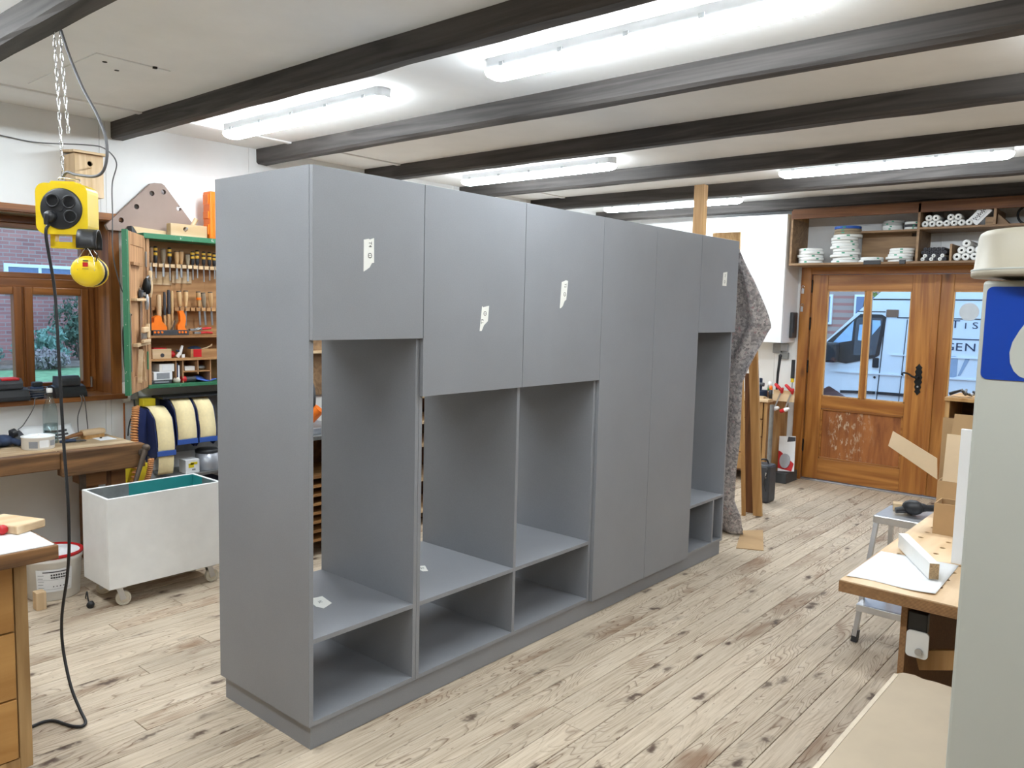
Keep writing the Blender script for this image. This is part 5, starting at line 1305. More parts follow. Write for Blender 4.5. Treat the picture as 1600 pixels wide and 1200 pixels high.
# post and boards behind it
def lean(nm, p0, p1, w, t, mat, label, up=(0, 1, 0), cat='board'):
    return MB().beam(p0, p1, w, t, up).build(nm, mat, label=label, cat=cat, bevel=.002)
lean('timber_post', (-.655, 4.15, 0), (-.655, 4.15, 2.715), .085, .07, 'board_pine', 'upright wooden post rising above the far wardrobe units', cat='post')
MB().box(-.66, -.42, 4.395, 4.414, 0, 2.36).build('chipboard_sheet', 'chipboard', label='upright chipboard sheet showing just above the wardrobe end', cat='board', bevel=.001)
lean('pine_board', (-.275, 4.70, .0), (-.405, 4.70, 1.55), .075, .03, 'board_pine', 'pale pine board leaning right of the blanket')
lean('pine_board', (-.365, 4.62, .0), (-.465, 4.62, 1.45), .03, .025, 'board_pine', 'narrow pine strip leaning left of the wide pine board')
lean('brown_board', (-.36, 4.76, .0), (-.43, 4.76, 1.20), .10, .02, 'board_brown', 'dark brown board between the leaning pine boards')
lean('white_strip', (-.385, 4.95, .0), (-.47, 4.95, 1.30), .05, .016, 'white_paint', 'white coated strip leaning behind the pine boards')
lean('pine_board', (-.345, 4.32, .0), (-.40, 4.32, 1.1), .035, .02, 'light_pine', 'thin light board foot showing beside the blanket hem')
MB().prism([(.004, 3.677), (.176, 3.762), (-.053, 4.286), (-.169, 4.142)], .001, .006, 'z').build('cardboard_sheet', 'cardboard', label='flat piece of cardboard lying on the floor', cat='cardboard')
# black case
t = thing('black_case', (-.44, 5.25, 0), 'black soft case with shoulder strap on the floor by the bench', 'case')
MB().box(-.55, -.385, 5.16, 5.34, .0, .35).build('body', 'charcoal_plastic', t, bevel=.025)
MB().tube(spline([(-.40, 5.155, .34), (-.395, 5.135, .28), (-.42, 5.14, .2), (-.40, 5.14, .12)], 5), .008, 6).build('strap', 'black_plastic', t); MB().cyl((-.405, 5.135, .24), (-.40, 5.132, .29), .006, n=8).build('clip', 'chrome', t)
MB().tube(spline([(-.50, 5.2, .35), (-.49, 5.22, .385), (-.45, 5.25, .385), (-.44, 5.27, .35)], 4), .008, 6).build('handle', 'black_plastic', t)
# small bench at the back wall
b2 = thing('side_bench', (-1.2, 6.2, 0), 'small wooden bench against the back wall left of the door', 'workbench')
MB().box(-1.75, -.745, 5.92, 6.51, .83, .862).build('bench_top', 'light_pine_x', b2, bevel=.003)
MB().box(-.80, -.765, 5.96, 6.50, 0, .83).build('side_panel', 'board_pine', b2); MB().box(-1.72, -1.69, 5.96, 6.50, 0, .83).build('side_panel', 'board_pine', b2)
for z0 in (.12, .30, .48, .66):
    d = MB().box(-1.68, -.81, 5.95, 5.97, z0, z0 + .165).build('drawer', 'board_pine', b2, bevel=.002); MB().box(-1.32, -1.18, 5.935, 5.95, z0 + .07, z0 + .09).build('handle', 'shelf_brown', d)
MB().box(-1.68, -.81, 5.97, 6.48, .1, .82).build('drawer_body', 'shelf_brown', b2)
MB().cyl((-.715, 5.95, .0), (-.715, 5.95, .81), .022, n=14).build('grey_pipe', 'galv', label='grey metal pipe standing at the end of the side bench', cat='pipe')
rk3 = thing('clamp_rack', (-.62, 6.02, .82), 'pale wooden strip holding red handled clamps beside the door', 'rack')
MB().box(-.742, -.53, 6.03, 6.05, .845, .955).build('strip', 'light_pine_x', rk3, bevel=.002); MB().box(-.742, -.70, 6.05, 6.4, .863, .90).build('bracket', 'light_pine_x', rk3)
for k, x in enumerate((-.68, -.575)):
    c = thing('bar_clamp', (x, 6.0, .76), ['left red handled clamp hanging on the pale strip', 'right red handled clamp hanging on the pale strip'][k], 'clamp', 'clamps beside the door')
    MB().beam((x + .02, 6.012, .93), (x - .03, 6.0, .77), .006, .014).build('bar', 'steel', c)
    MB().lathe([(.008, -.05), (.016, -.04), (.018, .03), (.010, .05)], (x - .005, 6.012, .985), (.75, 0, -.65), 10).build('grip', 'red_plastic', c)
    MB().lathe([(.012, -.05), (.020, -.04), (.020, .0)], (x - .03, 6.0, .765), (.9, 0, .4), 10).build('lower_grip', 'red_plastic', c); MB().lathe([(.020, .0), (.019, .03), (.010, .05)], (x - .03, 6.0, .765), (.9, 0, .4), 10).build('lower_end', 'plastic_white', c)
    MB().lathe([(.008, -.03), (.014, -.02), (.014, .02), (.006, .03)], (x + .03, 6.022, .955), (.2, 0, 1), 10).build('jaw', 'red_plastic', c)
def bottle(nm, x, y, z, parts, label, cat):
    t = thing(nm, (x, y, z), label, cat)
    for (prof, mat, pn) in parts: MB().lathe(prof, n=12).build(pn, mat, t, local=True)
pm('label_green', srgb(90, 150, 80), .5)
bottle('glue_bottle', -.815, 6.12, .862, [([(.0, 0), (.026, 0), (.026, .07), (.0, .07)], 'amber', 'lower_body'), ([(.0, .07), (.026, .07), (.026, .10), (.0, .10)], 'label_green', 'label_band'), ([(.0, .10), (.026, .10), (.022, .155), (.012, .165), (.0, .166)], 'plastic_white', 'upper_body')], 'glue bottle with green and white label on the side bench', 'bottle')
bottle('marker_bottle', -.765, 6.02, .862, [([(.0, 0), (.018, 0), (.018, .09), (.0, .09)], 'black_plastic', 'body'), ([(.0, .09), (.018, .09), (.014, .13), (.0, .132)], 'tool_orange', 'cap')], 'small black bottle with orange cap on the side bench', 'bottle')
t = thing('hand_brush', (-.82, 6.3, .862), 'black brush handle standing behind the glue bottle', 'brush')
MB().tube([(-.82, 6.3, .863), (-.815, 6.3, 1.1), (-.80, 6.3, 1.28)], [.012, .014, .016], 8).build('handle', 'black_plastic', t); MB().sphere((-.80, 6.3, 1.28), .019, 8, 6).build('end', 'black_plastic', t)
t = thing('black_yellow_tool', (-.67, 6.30, .862), 'black tool handle with yellow collar above the clamps', 'tool')
MB().cyl((-.66, 6.3, 1.06), (-.66, 6.3, 1.25), .020, .018, 10).build('handle', 'black_plastic', t); MB().cyl((-.66, 6.3, 1.02), (-.66, 6.3, 1.06), .016, n=10).build('collar', 'yellow_plastic', t); MB().cyl((-.66, 6.3, .90), (-.66, 6.3, 1.02), .006, n=8).build('shaft', 'steel', t); MB().box(-.73, -.64, 6.27, 6.33, .901, .91).build('base', 'steel', t)
t = thing('bench_vice', (-.92, 6.05, .862), 'blue bench vice on the side bench', 'vice')
MB().box(-1.0, -.86, 5.96, 6.2, .862, .93).build('base', 'blue_cloth', t, bevel=.01); MB().box(-.98, -.92, 5.94, 6.18, .93, 1.05).build('jaw_block', 'blue_cloth', t, bevel=.008); MB().cyl((-.92, 6.0, 1.0), (-.83, 6.0, 1.0), .02, n=12).build('screw', 'charcoal_plastic', t)
MB().box(-.90, -.80, 5.935, 5.99, .8625, .885).build('wood_offcut', 'light_pine_x', label='pale offcut on the front of the side bench', cat='offcut', bevel=.002)
t = thing('blister_pack', (-.68, 6.2, .11), 'white and red packaging card leaning under the clamps', 'packaging')
pm_ = frame3((1, 0, .10), (-.10, .25, 1), (-.652, 6.24, .29))
MB().box(-.085, .085, -.18, .18, -.004, .004, pm_).build('card', 'paper_white', t)
MB().prism([(-.085, -.15), (.06, -.18), (.08, -.10), (.02, -.05), (-.06, .02), (-.085, .03)], .004, .0052, 'z', pm_).build('red_print', 'red_plastic', t)
MB().prism([(.055 * math.cos(a * PI / 8) - .01, -.075 + .075 * math.sin(a * PI / 8)) for a in range(16)], .0052, .02, 'z', pm_).build('blister', 'tin_grey', t)
MB().prism([(.0, .12), (.085, .13), (.085, .17), (.01, .175)], .004, .0052, 'z', pm_).build('dark_print', 'print_dark', t)
MB().box(-.738, -.60, 6.12, 6.42, 0, .105).build('dark_crate', 'dark_grey_box', label='low dark box on the floor under the packaging card', cat='box', bevel=.004)
# white wall cupboard and boxes on the wall
t = thing('wall_cabinet', (-1.2, 6.33, 1.42), 'glossy white wall cabinet left of the door', 'cabinet')
MB().box(-1.70, -.735, 6.16, 6.515, 1.42, 2.70).build('carcass', 'white_gloss', t, bevel=.002); MB().box(-1.70, -.737, 6.138, 6.158, 1.421, 2.70).build('door', 'white_gloss', t, bevel=.002)
t = thing('intercom', (-.72, 6.4, 1.47), 'dark grey wall device beside the door frame', 'device')
MB().box(-.733, -.703, 6.33, 6.46, 1.47, 1.73).build('housing', 'dark_grey_box', t, bevel=.005); MB().box(-.703, -.695, 6.36, 6.43, 1.52, 1.70).build('front_panel', 'black_plastic', t, bevel=.002)
MB().box(-.96, -.87, 6.48, 6.516, 1.30, 1.40).build('switch_box', 'galv', label='grey switch box directly under the white cabinet', cat='switch', bevel=.006)
MB().box(-.88, -.79, 6.475, 6.517, 1.24, 1.31).build('switch_box', 'galv', label='lower grey switch box near the door frame', cat='switch', bevel=.006)
MB().box(-.875, -.80, 6.48, 6.517, 1.325, 1.40).build('switch_box', 'tin_grey', label='pale grey switch box beside the door frame', cat='switch', bevel=.006)
for k, z in enumerate((1.97, 1.785)):
    t = thing('key_hook', (-.67, 6.48, z - .04), ['upper keys hanging on the door frame', 'lower keys hanging on the door frame'][k], 'keys', 'keys on the door frame')
    MB().tube([(-.672 + .012 * math.cos(a * PI / 6), 6.478, z + .02 + .016 * math.sin(a * PI / 6)) for a in range(12)], .003, 6, True).build('ring', 'chrome', t); MB().box(-.685, -.660, 6.474, 6.478, z - .045, z + .006).build('key', 'steel', t)
# ------------------------------------------------------------------ shelf over the door
sh = thing('wall_shelf', (.9, 6.3, 2.19), 'long wooden shelf with compartments above the double door', 'shelf')
SX0, SX1, SY0 = -.685, 2.7, 6.10
MB().box(SX0, SX1, SY0, 6.516, 2.190, 2.210).build('bottom_board', 'shelf_oak', sh, bevel=.001)
MB().box(SX0, SX1, SY0 + .002, SY0 + .03, 2.640, 2.722).build('fascia', 'shelf_brown', sh, bevel=.002)
MB().box(SX0, SX1, SY0 + .03, 6.516, 2.722, 2.738).build('top_board', 'shelf_brown', sh)
MB().box(SX0, SX0 + .02, SY0 + .002, 6.516, 2.21, 2.64).build('end_board', 'shelf_oak', sh); MB().box(SX0 + .0, SX0 + .02, SY0 + .03, 6.516, 2.64, 2.72).build('end_board', 'board_pine', sh)
MB().box(.462, .482, SY0 + .002, 6.516, 2.21, 2.72).build('divider', 'shelf_oak', sh); MB().box(1.05, 1.07, SY0 + .002, 6.516, 2.51, 2.64).build('divider', 'shelf_oak', sh); MB().box(.735, .753, SY0 + .005, 6.516, 2.21, 2.355).build('divider', 'shelf_oak', sh); MB().box(SX1 - .02, SX1, SY0 + .002, 6.516, 2.21, 2.72).build('end_board', 'board_pine', sh)
MB().box(.482, SX1 - .02, SY0 + .003, 6.516, 2.490, 2.508).build('mid_shelf', 'shelf_oak', sh, bevel=.001)
ri = thing('wooden_riser', (.15, 6.4, 2.21), 'wooden riser board behind the white rolls on the shelf', 'riser')
MB().box(-.10, .455, 6.24, 6.50, 2.492, 2.510).build('top', 'shelf_oak', ri); MB().prism([(-.10, 2.211), (-.10, 2.491), (.34, 2.491), (.34, 2.46), (.40, 2.46), (.40, 2.40), (.45, 2.40), (.45, 2.211)], 6.42, 6.44, 'y').build('front_board', 'shelf_oak', ri)
# white edging rolls, each a thing of its own
pm('roll_white', srgb(228, 230, 228), .6, var=.03); pm('roll_core', srgb(170, 160, 140), .8); pm('roll_green', srgb(70, 150, 120), .6); pm('roll_grey', srgb(176, 178, 176), .6); pm('roll_blue', srgb(48, 92, 176), .5); pm('roll_beige', srgb(150, 134, 112), .7)
RN = {}
def roll(x, y, z, r, h, mat, label, cat='edging roll'):
    t = thing('edging_roll', (x, y, z), label, cat, 'rolls of edging on the shelf')
    key = (round(r, 3), round(h, 4), mat)
    if key not in RN:
        b = MB().lathe([(r * .45, 0), (r * .97, 0), (r, h * .12), (r, h * .86), (r * .97, h * .97), (r * .45, h * .97), (r * .45, 0)], n=26); me = b.mesh('coil', Vector((0, 0, 0))); me.materials.append(M[mat])
        b2_ = MB()
        a0 = -1.2
        b2_.grid(lambda u, v: ((r + .0006) * math.cos(a0 + .22 * u), (r + .0006) * math.sin(a0 + .22 * u), h * (.25 + .5 * v)), 3, 1); m2 = b2_.mesh('sticker', Vector((0, 0, 0))); m2.materials.append(M['roll_green'])
        RN[key] = (me, m2)
    for nm, me in zip(('coil', 'sticker'), RN[key]):
        o = bpy.data.objects.new(nm, me); COL.objects.link(o); o.parent = t
        if nm == 'sticker': o.rotation_euler = (0, 0, rr.uniform(-.8, .5))
rr = random.Random(9)
def stack(x, y, z, n, r, h, where, mats=None, jit=.012):
    for k in range(n):
        q = ORD[k] if k < 12 else '%dth' % (k + 1)
        lab = '%s roll from below in %s' % (q, where) if n > 1 else where
        roll(x + rr.uniform(-jit, jit), y + rr.uniform(-jit, jit), z + k * (h + .0004), r * rr.choice((.96, 1, 1.03)), h, (mats[k] if mats else 'roll_white'), lab)
SZ1 = 2.2105
stack(-.525, 6.25, SZ1, 5, .118, .029, 'the short white stack at the shelf end')
stack(-.195, 6.25, SZ1, 13, .126, .0265, 'the tall white stack', ['roll_white'] * 9 + ['roll_white', 'roll_beige', 'roll_beige', 'roll_blue'], .016)
stack(.045, 6.22, SZ1, 2, .105, .024, 'the flat pair beside the tall stack')
stack(.305, 6.24, SZ1, 5, .112, .0245, 'the white stack left of the divider')
stack(.185, 6.37, 2.511, 4, .092, .023, 'the grey white stack on the riser', ['roll_white', 'roll_white', 'roll_grey', 'roll_grey'])
stack(.365, 6.345, 2.511, 3, .078, .024, 'the small stack in the riser corner', ['roll_white', 'print_dark', 'roll_white'], .004)
for k, (x, w) in enumerate(((.10, .15), (.36, .05))):
    MB().box(x - w / 2, x + w / 2, 6.085, 6.112, 2.186, 2.225).build('black_clip', 'black_plastic', label=['wide black clip on the shelf edge', 'narrow black clip on the shelf edge near the divider'][k], cat='clip', bevel=.003)
# tubes stored end-on
def tube_roll(x, y, z, r, mat, label, core='dark_gap', L=.34):
    t = thing('film_roll', (x, y, z - r), label, 'roll', 'rolls stored end-on over the door')
    MB().lathe([(r * .32, 0), (r * .95, 0), (r, .004), (r, L), (r * .32, L), (r * .32, .0)], (0, -0.0, r), (0, 1, 0), 20).build('tube', mat, t, local=True)
    MB().lathe([(r * .31, .002), (.0, .003)], (0, 0, r), (0, 1, 0), 14).build('core', core, t, local=True)
r_ = .0285
for k, x in enumerate((.517, .575, .633, .691, .749, .807, .865)): tube_roll(x, 6.13, 2.5085 + r_, r_, 'roll_white', '%s roll from left, bottom row of the upper compartment' % ORD[k], ('roll_core', 'dark_gap')[k % 2])
for k, (x, c) in enumerate(((.546, 'roll_core'), (.604, 'roll_core'), (.691 + .029, 'dark_gap'), (.778, 'print_dark'))): tube_roll(x, 6.125, 2.5085 + r_ * 2.76, r_, 'roll_white', '%s roll from left, top row of the upper compartment' % ORD[k], c)
r_ = .0325
for k, (x, z) in enumerate(((.790, 0), (.857, 0), (.924, 0), (.991, 0), (.823, 1), (.890, 1), (.957, 1), (.857, 2))):
    tube_roll(x, 6.13, 2.2105 + r_ * (1 + 1.76 * z), r_, 'roll_white', 'white roll, %s row of the pile by the cap, %s from left' % (('bottom', 'middle', 'top')[z], ORD[[0, 1, 2, 3, 0, 1, 2, 0][k]]), 'roll_core')
r_ = .017
k = 0
for row in range(4):
    for j in range(6 - (row % 2)):
        x = .50 + r_ + (row % 2) * r_ + j * r_ * 2.06
        tube_roll(x, 6.13, 2.2105 + r_ * (1 + 1.74 * row), r_, ('roll_white' if row < 2 and j % 2 == 0 else 'print_dark'), '%s thin roll from left, %s row of the dark bundle' % (ORD[j], ('bottom', 'second', 'third', 'top')[row]), 'dark_gap')
# tilted lettered sign and offcuts
t = thing('script_sign', (.95, 6.14, 2.51), 'white tilted sign with handwriting-like script on the upper shelf', 'sign')
sm = frame3((.104, 0, .115), (-.072, .0, .066), (.944, 6.145, 2.597))
MB().box(-.082, .082, -.044, .044, -.006, .006, sm).build('sign_board', 'paper_white', t)
sc_ = MB(); pts = [sm @ Vector((-.06 + .12 * i / 60, .006 + .014 * math.sin(i * .75) * (1 + .5 * math.sin(i * .31)), .0072)) for i in range(61)]
sc_.tube(pts, .0022, 5).build('script_stroke', 'print_dark', t)
MB().box(-.045, .05, -.022, -.019, .006, .0072, sm).build('script_line', 'print_grey', t)
MB().box(.985, 1.048, 6.14, 6.40, 2.5085, 2.575).build('wood_offcut', 'shelf_oak', label='wood offcut block beside the script sign', cat='offcut', bevel=.001)
MB().prism([(1.075, 2.5085), (1.165, 2.5085), (1.075, 2.60)], 6.14, 6.36, 'y').build('corner_offcut', 'shelf_oak', label='triangular offcut right of the small divider', cat='offcut')
t = thing('dark_coil', (1.25, 6.3, 2.51), 'dark coiled hose on the right part of the upper shelf', 'hose')
MB().tube([(1.27 + .075 * math.cos(a * PI / 10), 6.30 + .02 * math.sin(a * PI / 5), 2.593 + .075 * math.sin(a * PI / 10)) for a in range(20)], .010, 8, True).build('coil', 'black_plastic', t)
# ------------------------------------------------------------------ racks behind the wardrobe, seen through the open niches
wood('slat_wood', srgb(176, 132, 82), srgb(140, 98, 54), 'y', grain=16, stretch=.08, rough=.6)
rk4 = thing('slat_rack', (-2.15, 1.55, 0), 'wooden rack with stacked slats behind the first open niche', 'rack')
for q in (1.18, 1.90): MB().box(-2.40, -1.98, q, q + .02, 0, .80).build('side_board', 'board_pine', rk4)
MB().box(-2.42, -1.96, 1.16, 1.94, .80, .825).build('top_board', 'galv', rk4)
for k in range(8): MB().box(-2.38, -1.985, 1.2, 1.9, .10 + .062 * k, .118 + .062 * k).build('slat', 'slat_wood', rk4)
MB().box(-2.38, -2.37, 1.2, 1.9, .02, .79).build('back_board', 'shelf_brown', rk4)
t = thing('mitre_saw', (-2.2, 1.5, .826), 'dark machine with orange part standing on the slat rack', 'saw')
MB().box(-2.36, -2.02, 1.3, 1.7, .826, .87).build('bed', 'tin_grey', t, bevel=.004); MB().lathe([(.0, -.03), (.13, -.03), (.14, .0), (.13, .03), (.0, .03)], (-2.16, 1.48, 1.07), (.3, 1, 0), 26).build('blade_guard', 'charcoal_plastic', t); MB().cyl((-2.08, 1.46, .93), (-2.03, 1.50, 1.0), .04, n=14).build('motor', 'tool_orange', t); MB().beam((-2.2, 1.52, .87), (-2.15, 1.5, 1.0), .04, .06).build('arm', 'steel', t); MB().tube([(-2.12, 1.48, 1.2), (-2.06, 1.44, 1.27), (-2.02, 1.42, 1.35)], .012, 8).build('handle', 'chrome', t)
rk5 = thing('shelf_rack', (-2.2, 2.5, 0), 'tall wooden shelf rack behind the second open niche', 'rack')
for q in (2.0, 3.0): MB().box(-2.45, -2.05, q, q + .022, 0, 1.5).build('side_board', 'board_brown', rk5)
for z in (.10, .35, .62, .80, 1.0, 1.25, 1.48): MB().box(-2.45, -2.05, 2.022, 3.0, z, z + .02).build('shelf', 'light_pine_y', rk5)
MB().box(-2.46, -2.45, 2.0, 3.02, 0, 1.5).build('back_board', 'shelf_brown', rk5)

tb9 = thing('pegboard', (-3.07, 2.5, .95), 'brown wooden tool board on the wall behind the wardrobe', 'tool board')
MB().box(-3.098, -3.08, 1.76, 3.3, .95, 1.95).build('board', 'shelf_oak', tb9, bevel=.001)
for k in range(6): MB().cyl((-3.08, 2.05 + .16 * k, 1.55), (-3.03, 2.05 + .16 * k, 1.56), .008, n=8).build('peg', 'light_pine', tb9)
for z in (1.3, 1.7): MB().box(-3.08, -3.0, 1.80, 3.25, z, z + .018).build('rail', 'light_pine_y', tb9)
# ------------------------------------------------------------------ right side: perforated table, boxes, stool, machine
wood('table_birch', srgb(228, 200, 164), srgb(206, 174, 134), 'y', grain=10, stretch=.12, rough=.5)
layered('ply_edge', srgb(120, 84, 52), srgb(178, 136, 92), .0042)
pm('aluminium', (.62, .63, .65), .35, .9, var=.08)
pm('ply_pale', srgb(172, 156, 134), .7, var=.07, scale=4)
pm('machine_paint', srgb(176, 178, 170), .42, var=.03, scale=3, bump=.06, bscale=120)
pm('machine_cream', srgb(160, 152, 134), .45, var=.05, scale=6)
pm('sign_blue', srgb(12, 58, 150), .35, var=.02)
pm('particle', srgb(176, 150, 116), .9, var=.35, scale=220)
TZ2 = .87
tb_ = thing('perforated_table', (2.1, 1.5, 0), 'birch plywood work table with a grid of holes at the right', 'table')
tp = MB().box(1.622, 2.60, .852, 2.12, TZ2 - .004, TZ2).build('table_top', 'table_birch', tb_)
co_ = MB().box(1.62, 2.602, .85, 2.122, TZ2 - .038, TZ2 - .004).build('core', 'ply_edge', tb_)
for o in (tp, co_):
    hc = MB()
    for i in range(6):
        for j in range(11):
            hc.cyl((1.685 + i * .096, 1.0 + j * .0965, TZ2 - .06), (1.685 + i * .096, 1.0 + j * .0965, TZ2 + .02), .010, n=12, sm=False)
    cut(o, hc)
MB().box(1.787, 1.805, .94, 2.05, .0, TZ2 - .039).build('leg_panel', 'ply_edge', tb_)
MB().box(2.42, 2.44, .94, 2.05, .0, TZ2 - .039).build('leg_panel', 'ply_edge', tb_)
MB().beam((1.83, 1.0, .62), (2.40, 1.0, .80), .018, .06, (0, 0, 1)).build('brace', 'board_pine', tb_)
MB().box(1.806, 1.862, .945, .975, .728, .79).build('rubber_block', 'black_plastic', tb_, bevel=.003)
bp_ = MB().prism([(1.807 + .032 + a, .692 + b) for a, b in rrect(.032, .042, .012)], .938, .946, 'y').build('white_bracket', 'plastic_white', tb_)
MB().cyl((1.846, .928, .672), (1.846, .94, .672), .011, n=10).build('bolt', 'steel', bp_)
# paper sheet
def paper(u, v):
    x = 1.628 + .245 * u + .012 * v * u; y = 1.27 - .375 * v + .02 * u
    return (x, y + .012 * math.sin(u * 6) * v, TZ2 + .0012 + .002 * (math.sin(u * 5 + v * 3) + 1) * v)
MB().grid(paper, 16, 12).build('paper_sheet', 'paper_white', label='large white paper sheet on the perforated table', cat='paper', solid=.0008)
st = thing('melamine_strip', (1.76, 1.2, TZ2), 'short white coated chipboard strip lying across the paper', 'strip')
d_ = Vector((1.848 - 1.675, 1.05 - 1.36, 0)).normalized()
MB().beam((1.675, 1.36, TZ2 + .032), (1.848, 1.05, TZ2 + .032), .030, .052).build('strip', 'plastic_white', st)
e_ = Vector((1.848, 1.05, TZ2 + .032)); MB().beam(e_, e_ + d_ * .001, .028, .050).build('raw_end', 'particle', st)
# cardboard boxes
def carton(nm, x0, x1, y0, y1, z0, z1, mat, label, w=.004):
    t = thing(nm, ((x0 + x1) / 2, (y0 + y1) / 2, z0), label, 'carton')
    for (a, b, c, d) in ((x0, x1, y0, y0 + w), (x0, x1, y1 - w, y1), (x0, x0 + w, y0 + w, y1 - w), (x1 - w, x1, y0 + w, y1 - w)): MB().box(a, b, c, d, z0, z1).build('side', mat, t)
    MB().box(x0 + w, x1 - w, y0 + w, y1 - w, z0, z0 + w).build('bottom', mat, t)
    return t
carton('small_carton', 1.702, 1.84, 1.675, 1.79, TZ2 + .0005, .992, 'cardboard', 'small open cardboard box on the perforated table')
t = carton('open_carton', 1.648, 1.95, 1.955, 2.115, TZ2 + .0005, 1.030, 'cardboard', 'open cardboard box with a flap sticking out to the left')
fl_ = [(1.647, 1.033), (1.640, 1.122), (1.461, 1.216), (1.446, 1.150)]
MB().prism(fl_, 1.953, 1.957, 'y').build('side_flap', 'cardboard_light', t)
MB().add([(1.665, 1.96, 1.03), (1.94, 1.96, 1.03), (1.94, 1.985, 1.225), (1.665, 1.985, 1.225), (1.665, 1.964, 1.03), (1.94, 1.964, 1.03), (1.94, 1.989, 1.225), (1.665, 1.989, 1.225)], [(0, 1, 2, 3), (4, 7, 6, 5), (0, 4, 5, 1), (1, 5, 6, 2), (2, 6, 7, 3), (3, 7, 4, 0)]).build('front_flap', 'cardboard_light', t)
MB().add([(1.645, 2.08, 1.03), (1.94, 2.08, 1.03), (1.93, 2.10, 1.30), (1.665, 2.10, 1.30), (1.645, 2.084, 1.03), (1.94, 2.084, 1.03), (1.93, 2.104, 1.30), (1.665, 2.104, 1.30)], [(0, 1, 2, 3), (4, 7, 6, 5), (0, 4, 5, 1), (1, 5, 6, 2), (2, 6, 7, 3), (3, 7, 4, 0)]).build('back_flap', 'cardboard', t)
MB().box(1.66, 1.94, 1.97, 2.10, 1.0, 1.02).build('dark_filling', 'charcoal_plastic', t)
# tall wooden stand behind the table with a crate of cables
t = thing('wooden_stand', (1.85, 2.35, 0), 'brown wooden box stand rising behind the cardboard box', 'stand')
MB().box(1.60, 2.1, 2.2, 2.22, 0, 1.268).build('front_board', 'cardboard', t); MB().box(1.60, 1.618, 2.22, 2.5, 0, 1.345).build('side_board', 'board_pine', t); MB().box(2.082, 2.1, 2.22, 2.5, 0, 1.345).build('side_board', 'board_pine', t); MB().box(1.60, 2.1, 2.2, 2.5, 1.345, 1.36).build('top_board', 'board_pine', t); MB().box(1.618, 2.082, 2.48, 2.5, 0, 1.345).build('back_board', 'shelf_brown', t); MB().box(1.618, 2.082, 2.22, 2.48, 1.262, 1.268).build('inner_shelf', 'shelf_brown', t)
t = thing('cable_bundle', (1.72, 2.3, 1.36), 'tangle of dark cables on top of the wooden stand', 'cables')
rc = random.Random(4)
for k in range(5): MB().tube(spline([(1.63 + .03 * k + rc.uniform(-.02, .02), 2.22 + rc.uniform(0, .1), 1.366 + rc.uniform(0, .03)) for _ in range(6)], 5), .005, 6).build('cable', ('cable_black', 'cable_grey', 'steel')[k % 3], t)
MB().box(1.78, 1.83, 2.23, 2.28, 1.3605, 1.39).build('red_block', 'red_plastic', t, bevel=.004)
# white panel on edge
wp = MB().box(1.845, 2.12, 1.303, 1.321, TZ2 + .0006, 1.336).build('coated_board', 'white_gloss', label='white coated board standing on edge on the perforated table', cat='board', bevel=.001)
# aluminium step stool
t = thing('step_stool', (1.42, 2.8, 0), 'aluminium step stool behind the perforated table', 'stool')
PX0, PX1, PY0, PY1, PZ = 1.205, 1.60, 2.69, 3.0, .66
MB().box(PX0, PX1, PY0, PY1, PZ - .008, PZ).build('platform', 'aluminium', t, bevel=.002)
for (a, b, c, d) in ((PX0, PX1, PY0 - .004, PY0 + .012), (PX0, PX1, PY1 - .012, PY1 + .004), (PX0 - .004, PX0 + .012, PY0, PY1), (PX1 - .012, PX1 + .004, PY0, PY1)): MB().box(a, b, c, d, PZ - .04, PZ - .002).build('edge_rail', 'aluminium', t, bevel=.002)
for (tx, ty, fx, fy) in ((PX0 + .012, PY0 + .012, 1.185, 2.56), (PX1 - .012, PY0 + .012, 1.625, 2.56), (PX0 + .012, PY1 - .012, 1.185, 3.12), (PX1 - .012, PY1 - .012, 1.625, 3.12)):
    l = MB().beam((tx, ty, PZ - .03), (fx, fy, .03), .026, .022, (1, 0, 0)).build('leg', 'aluminium', t)
    MB().beam((fx + (tx - fx) * .09, fy + (ty - fy) * .09, .062), (fx, fy, .0), .034, .030, (1, 0, 0)).build('foot', 'black_plastic', l)
MB().box(1.20, 1.61, 2.50, 2.64, .215, .225).build('step', 'aluminium', t, bevel=.002); MB().box(1.20, 1.61, 2.496, 2.51, .19, .225).build('step_rail', 'aluminium', t, bevel=.002); MB().box(1.20, 1.61, 2.63, 2.644, .19, .225).build('step_rail', 'aluminium', t, bevel=.002)
t = thing('hand_broom', (1.38, 2.88, PZ), 'black hand brush with wooden block lying on the stool', 'brush')
MB().sphere((1.355, 2.84, PZ + .042), .05, 14, 8, (1.1, .9, .8)).tube(spline([(1.36, 2.84, PZ + .045), (1.43, 2.90, PZ + .04), (1.48, 2.96, PZ + .05)], 4), [.025] * 3 + [.018] * 5 + [.012], 8).tube([(1.33, 2.83, PZ + .03), (1.28, 2.80, PZ + .02)], [.02, .016], 8).build('body', 'black_plastic', t)
MB().cbox((1.29, 2.91, PZ + .022), (.10, .06, .04), Euler((0, 0, .3)).to_matrix()).build('block', 'light_pine_x', t, bevel=.003)
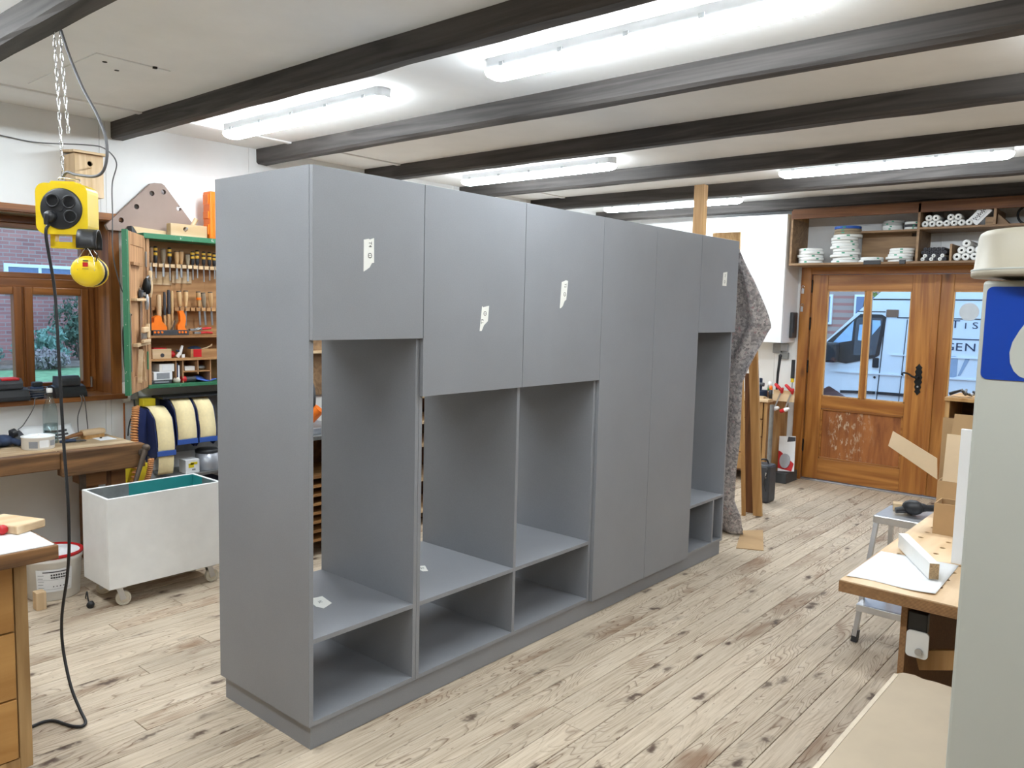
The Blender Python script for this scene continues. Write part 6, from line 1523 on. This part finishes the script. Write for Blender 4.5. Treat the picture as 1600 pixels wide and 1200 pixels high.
# plywood sheet on a machine table in front
t = thing('machine_table', (2.0, -.1, 0), 'steel machine table under the plywood sheet', 'table')
MB().box(1.93, 2.10, -.85, .48, .0, .68).build('cabinet', 'machine_paint', t, bevel=.004); MB().box(1.90, 2.12, -.9, .5, .68, .708).build('table_plate', 'steel', t, bevel=.003)
ps = thing('plywood_sheet', (2.0, 0, .709), 'pale plywood sheet lying in the bottom right corner', 'sheet')
out = [(1.862, -1.0), (1.862, .60), (1.878, .625), (1.905, .632), (1.93, .622), (1.96, .626), (2.0, .622), (2.05, .630), (2.125, .626), (2.125, -1.0)]
MB().prism(out, .709, .722, 'z').build('sheet', 'ply_pale', ps)
MB().prism([(1.861, -1.0), (1.861, .60), (1.872, .60), (1.872, -1.0)], .7223, .7232, 'z').build('edge_strip', pm('ply_light', srgb(205, 190, 168), .7), ps)
# machine column with cream cap and blue sign
t = thing('machine_column', (2.37, -.03, 0), 'tall grey machine housing with cream cap and blue sign at the right edge', 'machine')
MB().box(2.146, 2.62, -.20, .12, 0, 1.772).build('housing', 'machine_paint', t, bevel=.006)
MB().lathe([(.0, 0), (.060, .0), (.068, .003), (.110, .003), (.112, .006), (.112, .016), (.108, .018), (.1035, .070), (.101, .077), (.095, .081), (.0, .082)], (2.225, -.12, 1.776), n=36).build('motor_cap', 'machine_cream', t)
MB().lathe([(.1122, .013), (.1128, .0145), (.1122, .016)], (2.225, -.12, 1.776), n=36).build('cap_seam', 'machine_paint', t)
MB().prism([(2.2, -.20), (2.5, -.20), (2.5, .1), (2.2, .1)], 1.84, 1.855, 'z').build('bridge', 'machine_cream', t, bevel=.004)
sg = MB().prism([(2.153 + .095 + a, 1.6855 + b) for a, b in rrect(.095, .0765, .010)], -.2012, -.2002, 'y').build('blue_sign', 'sign_blue', t)
dr = [(2.212, 1.706), (2.203, 1.690), (2.195, 1.672), (2.192, 1.655), (2.194, 1.638), (2.200, 1.625), (2.208, 1.617), (2.218, 1.613), (2.235, 1.613), (2.248, 1.622), (2.254, 1.638), (2.254, 1.66), (2.246, 1.69), (2.232, 1.712), (2.222, 1.715)]
MB().prism(dr, -.2016, -.2011, 'y').build('sign_symbol', 'machine_paint', sg)
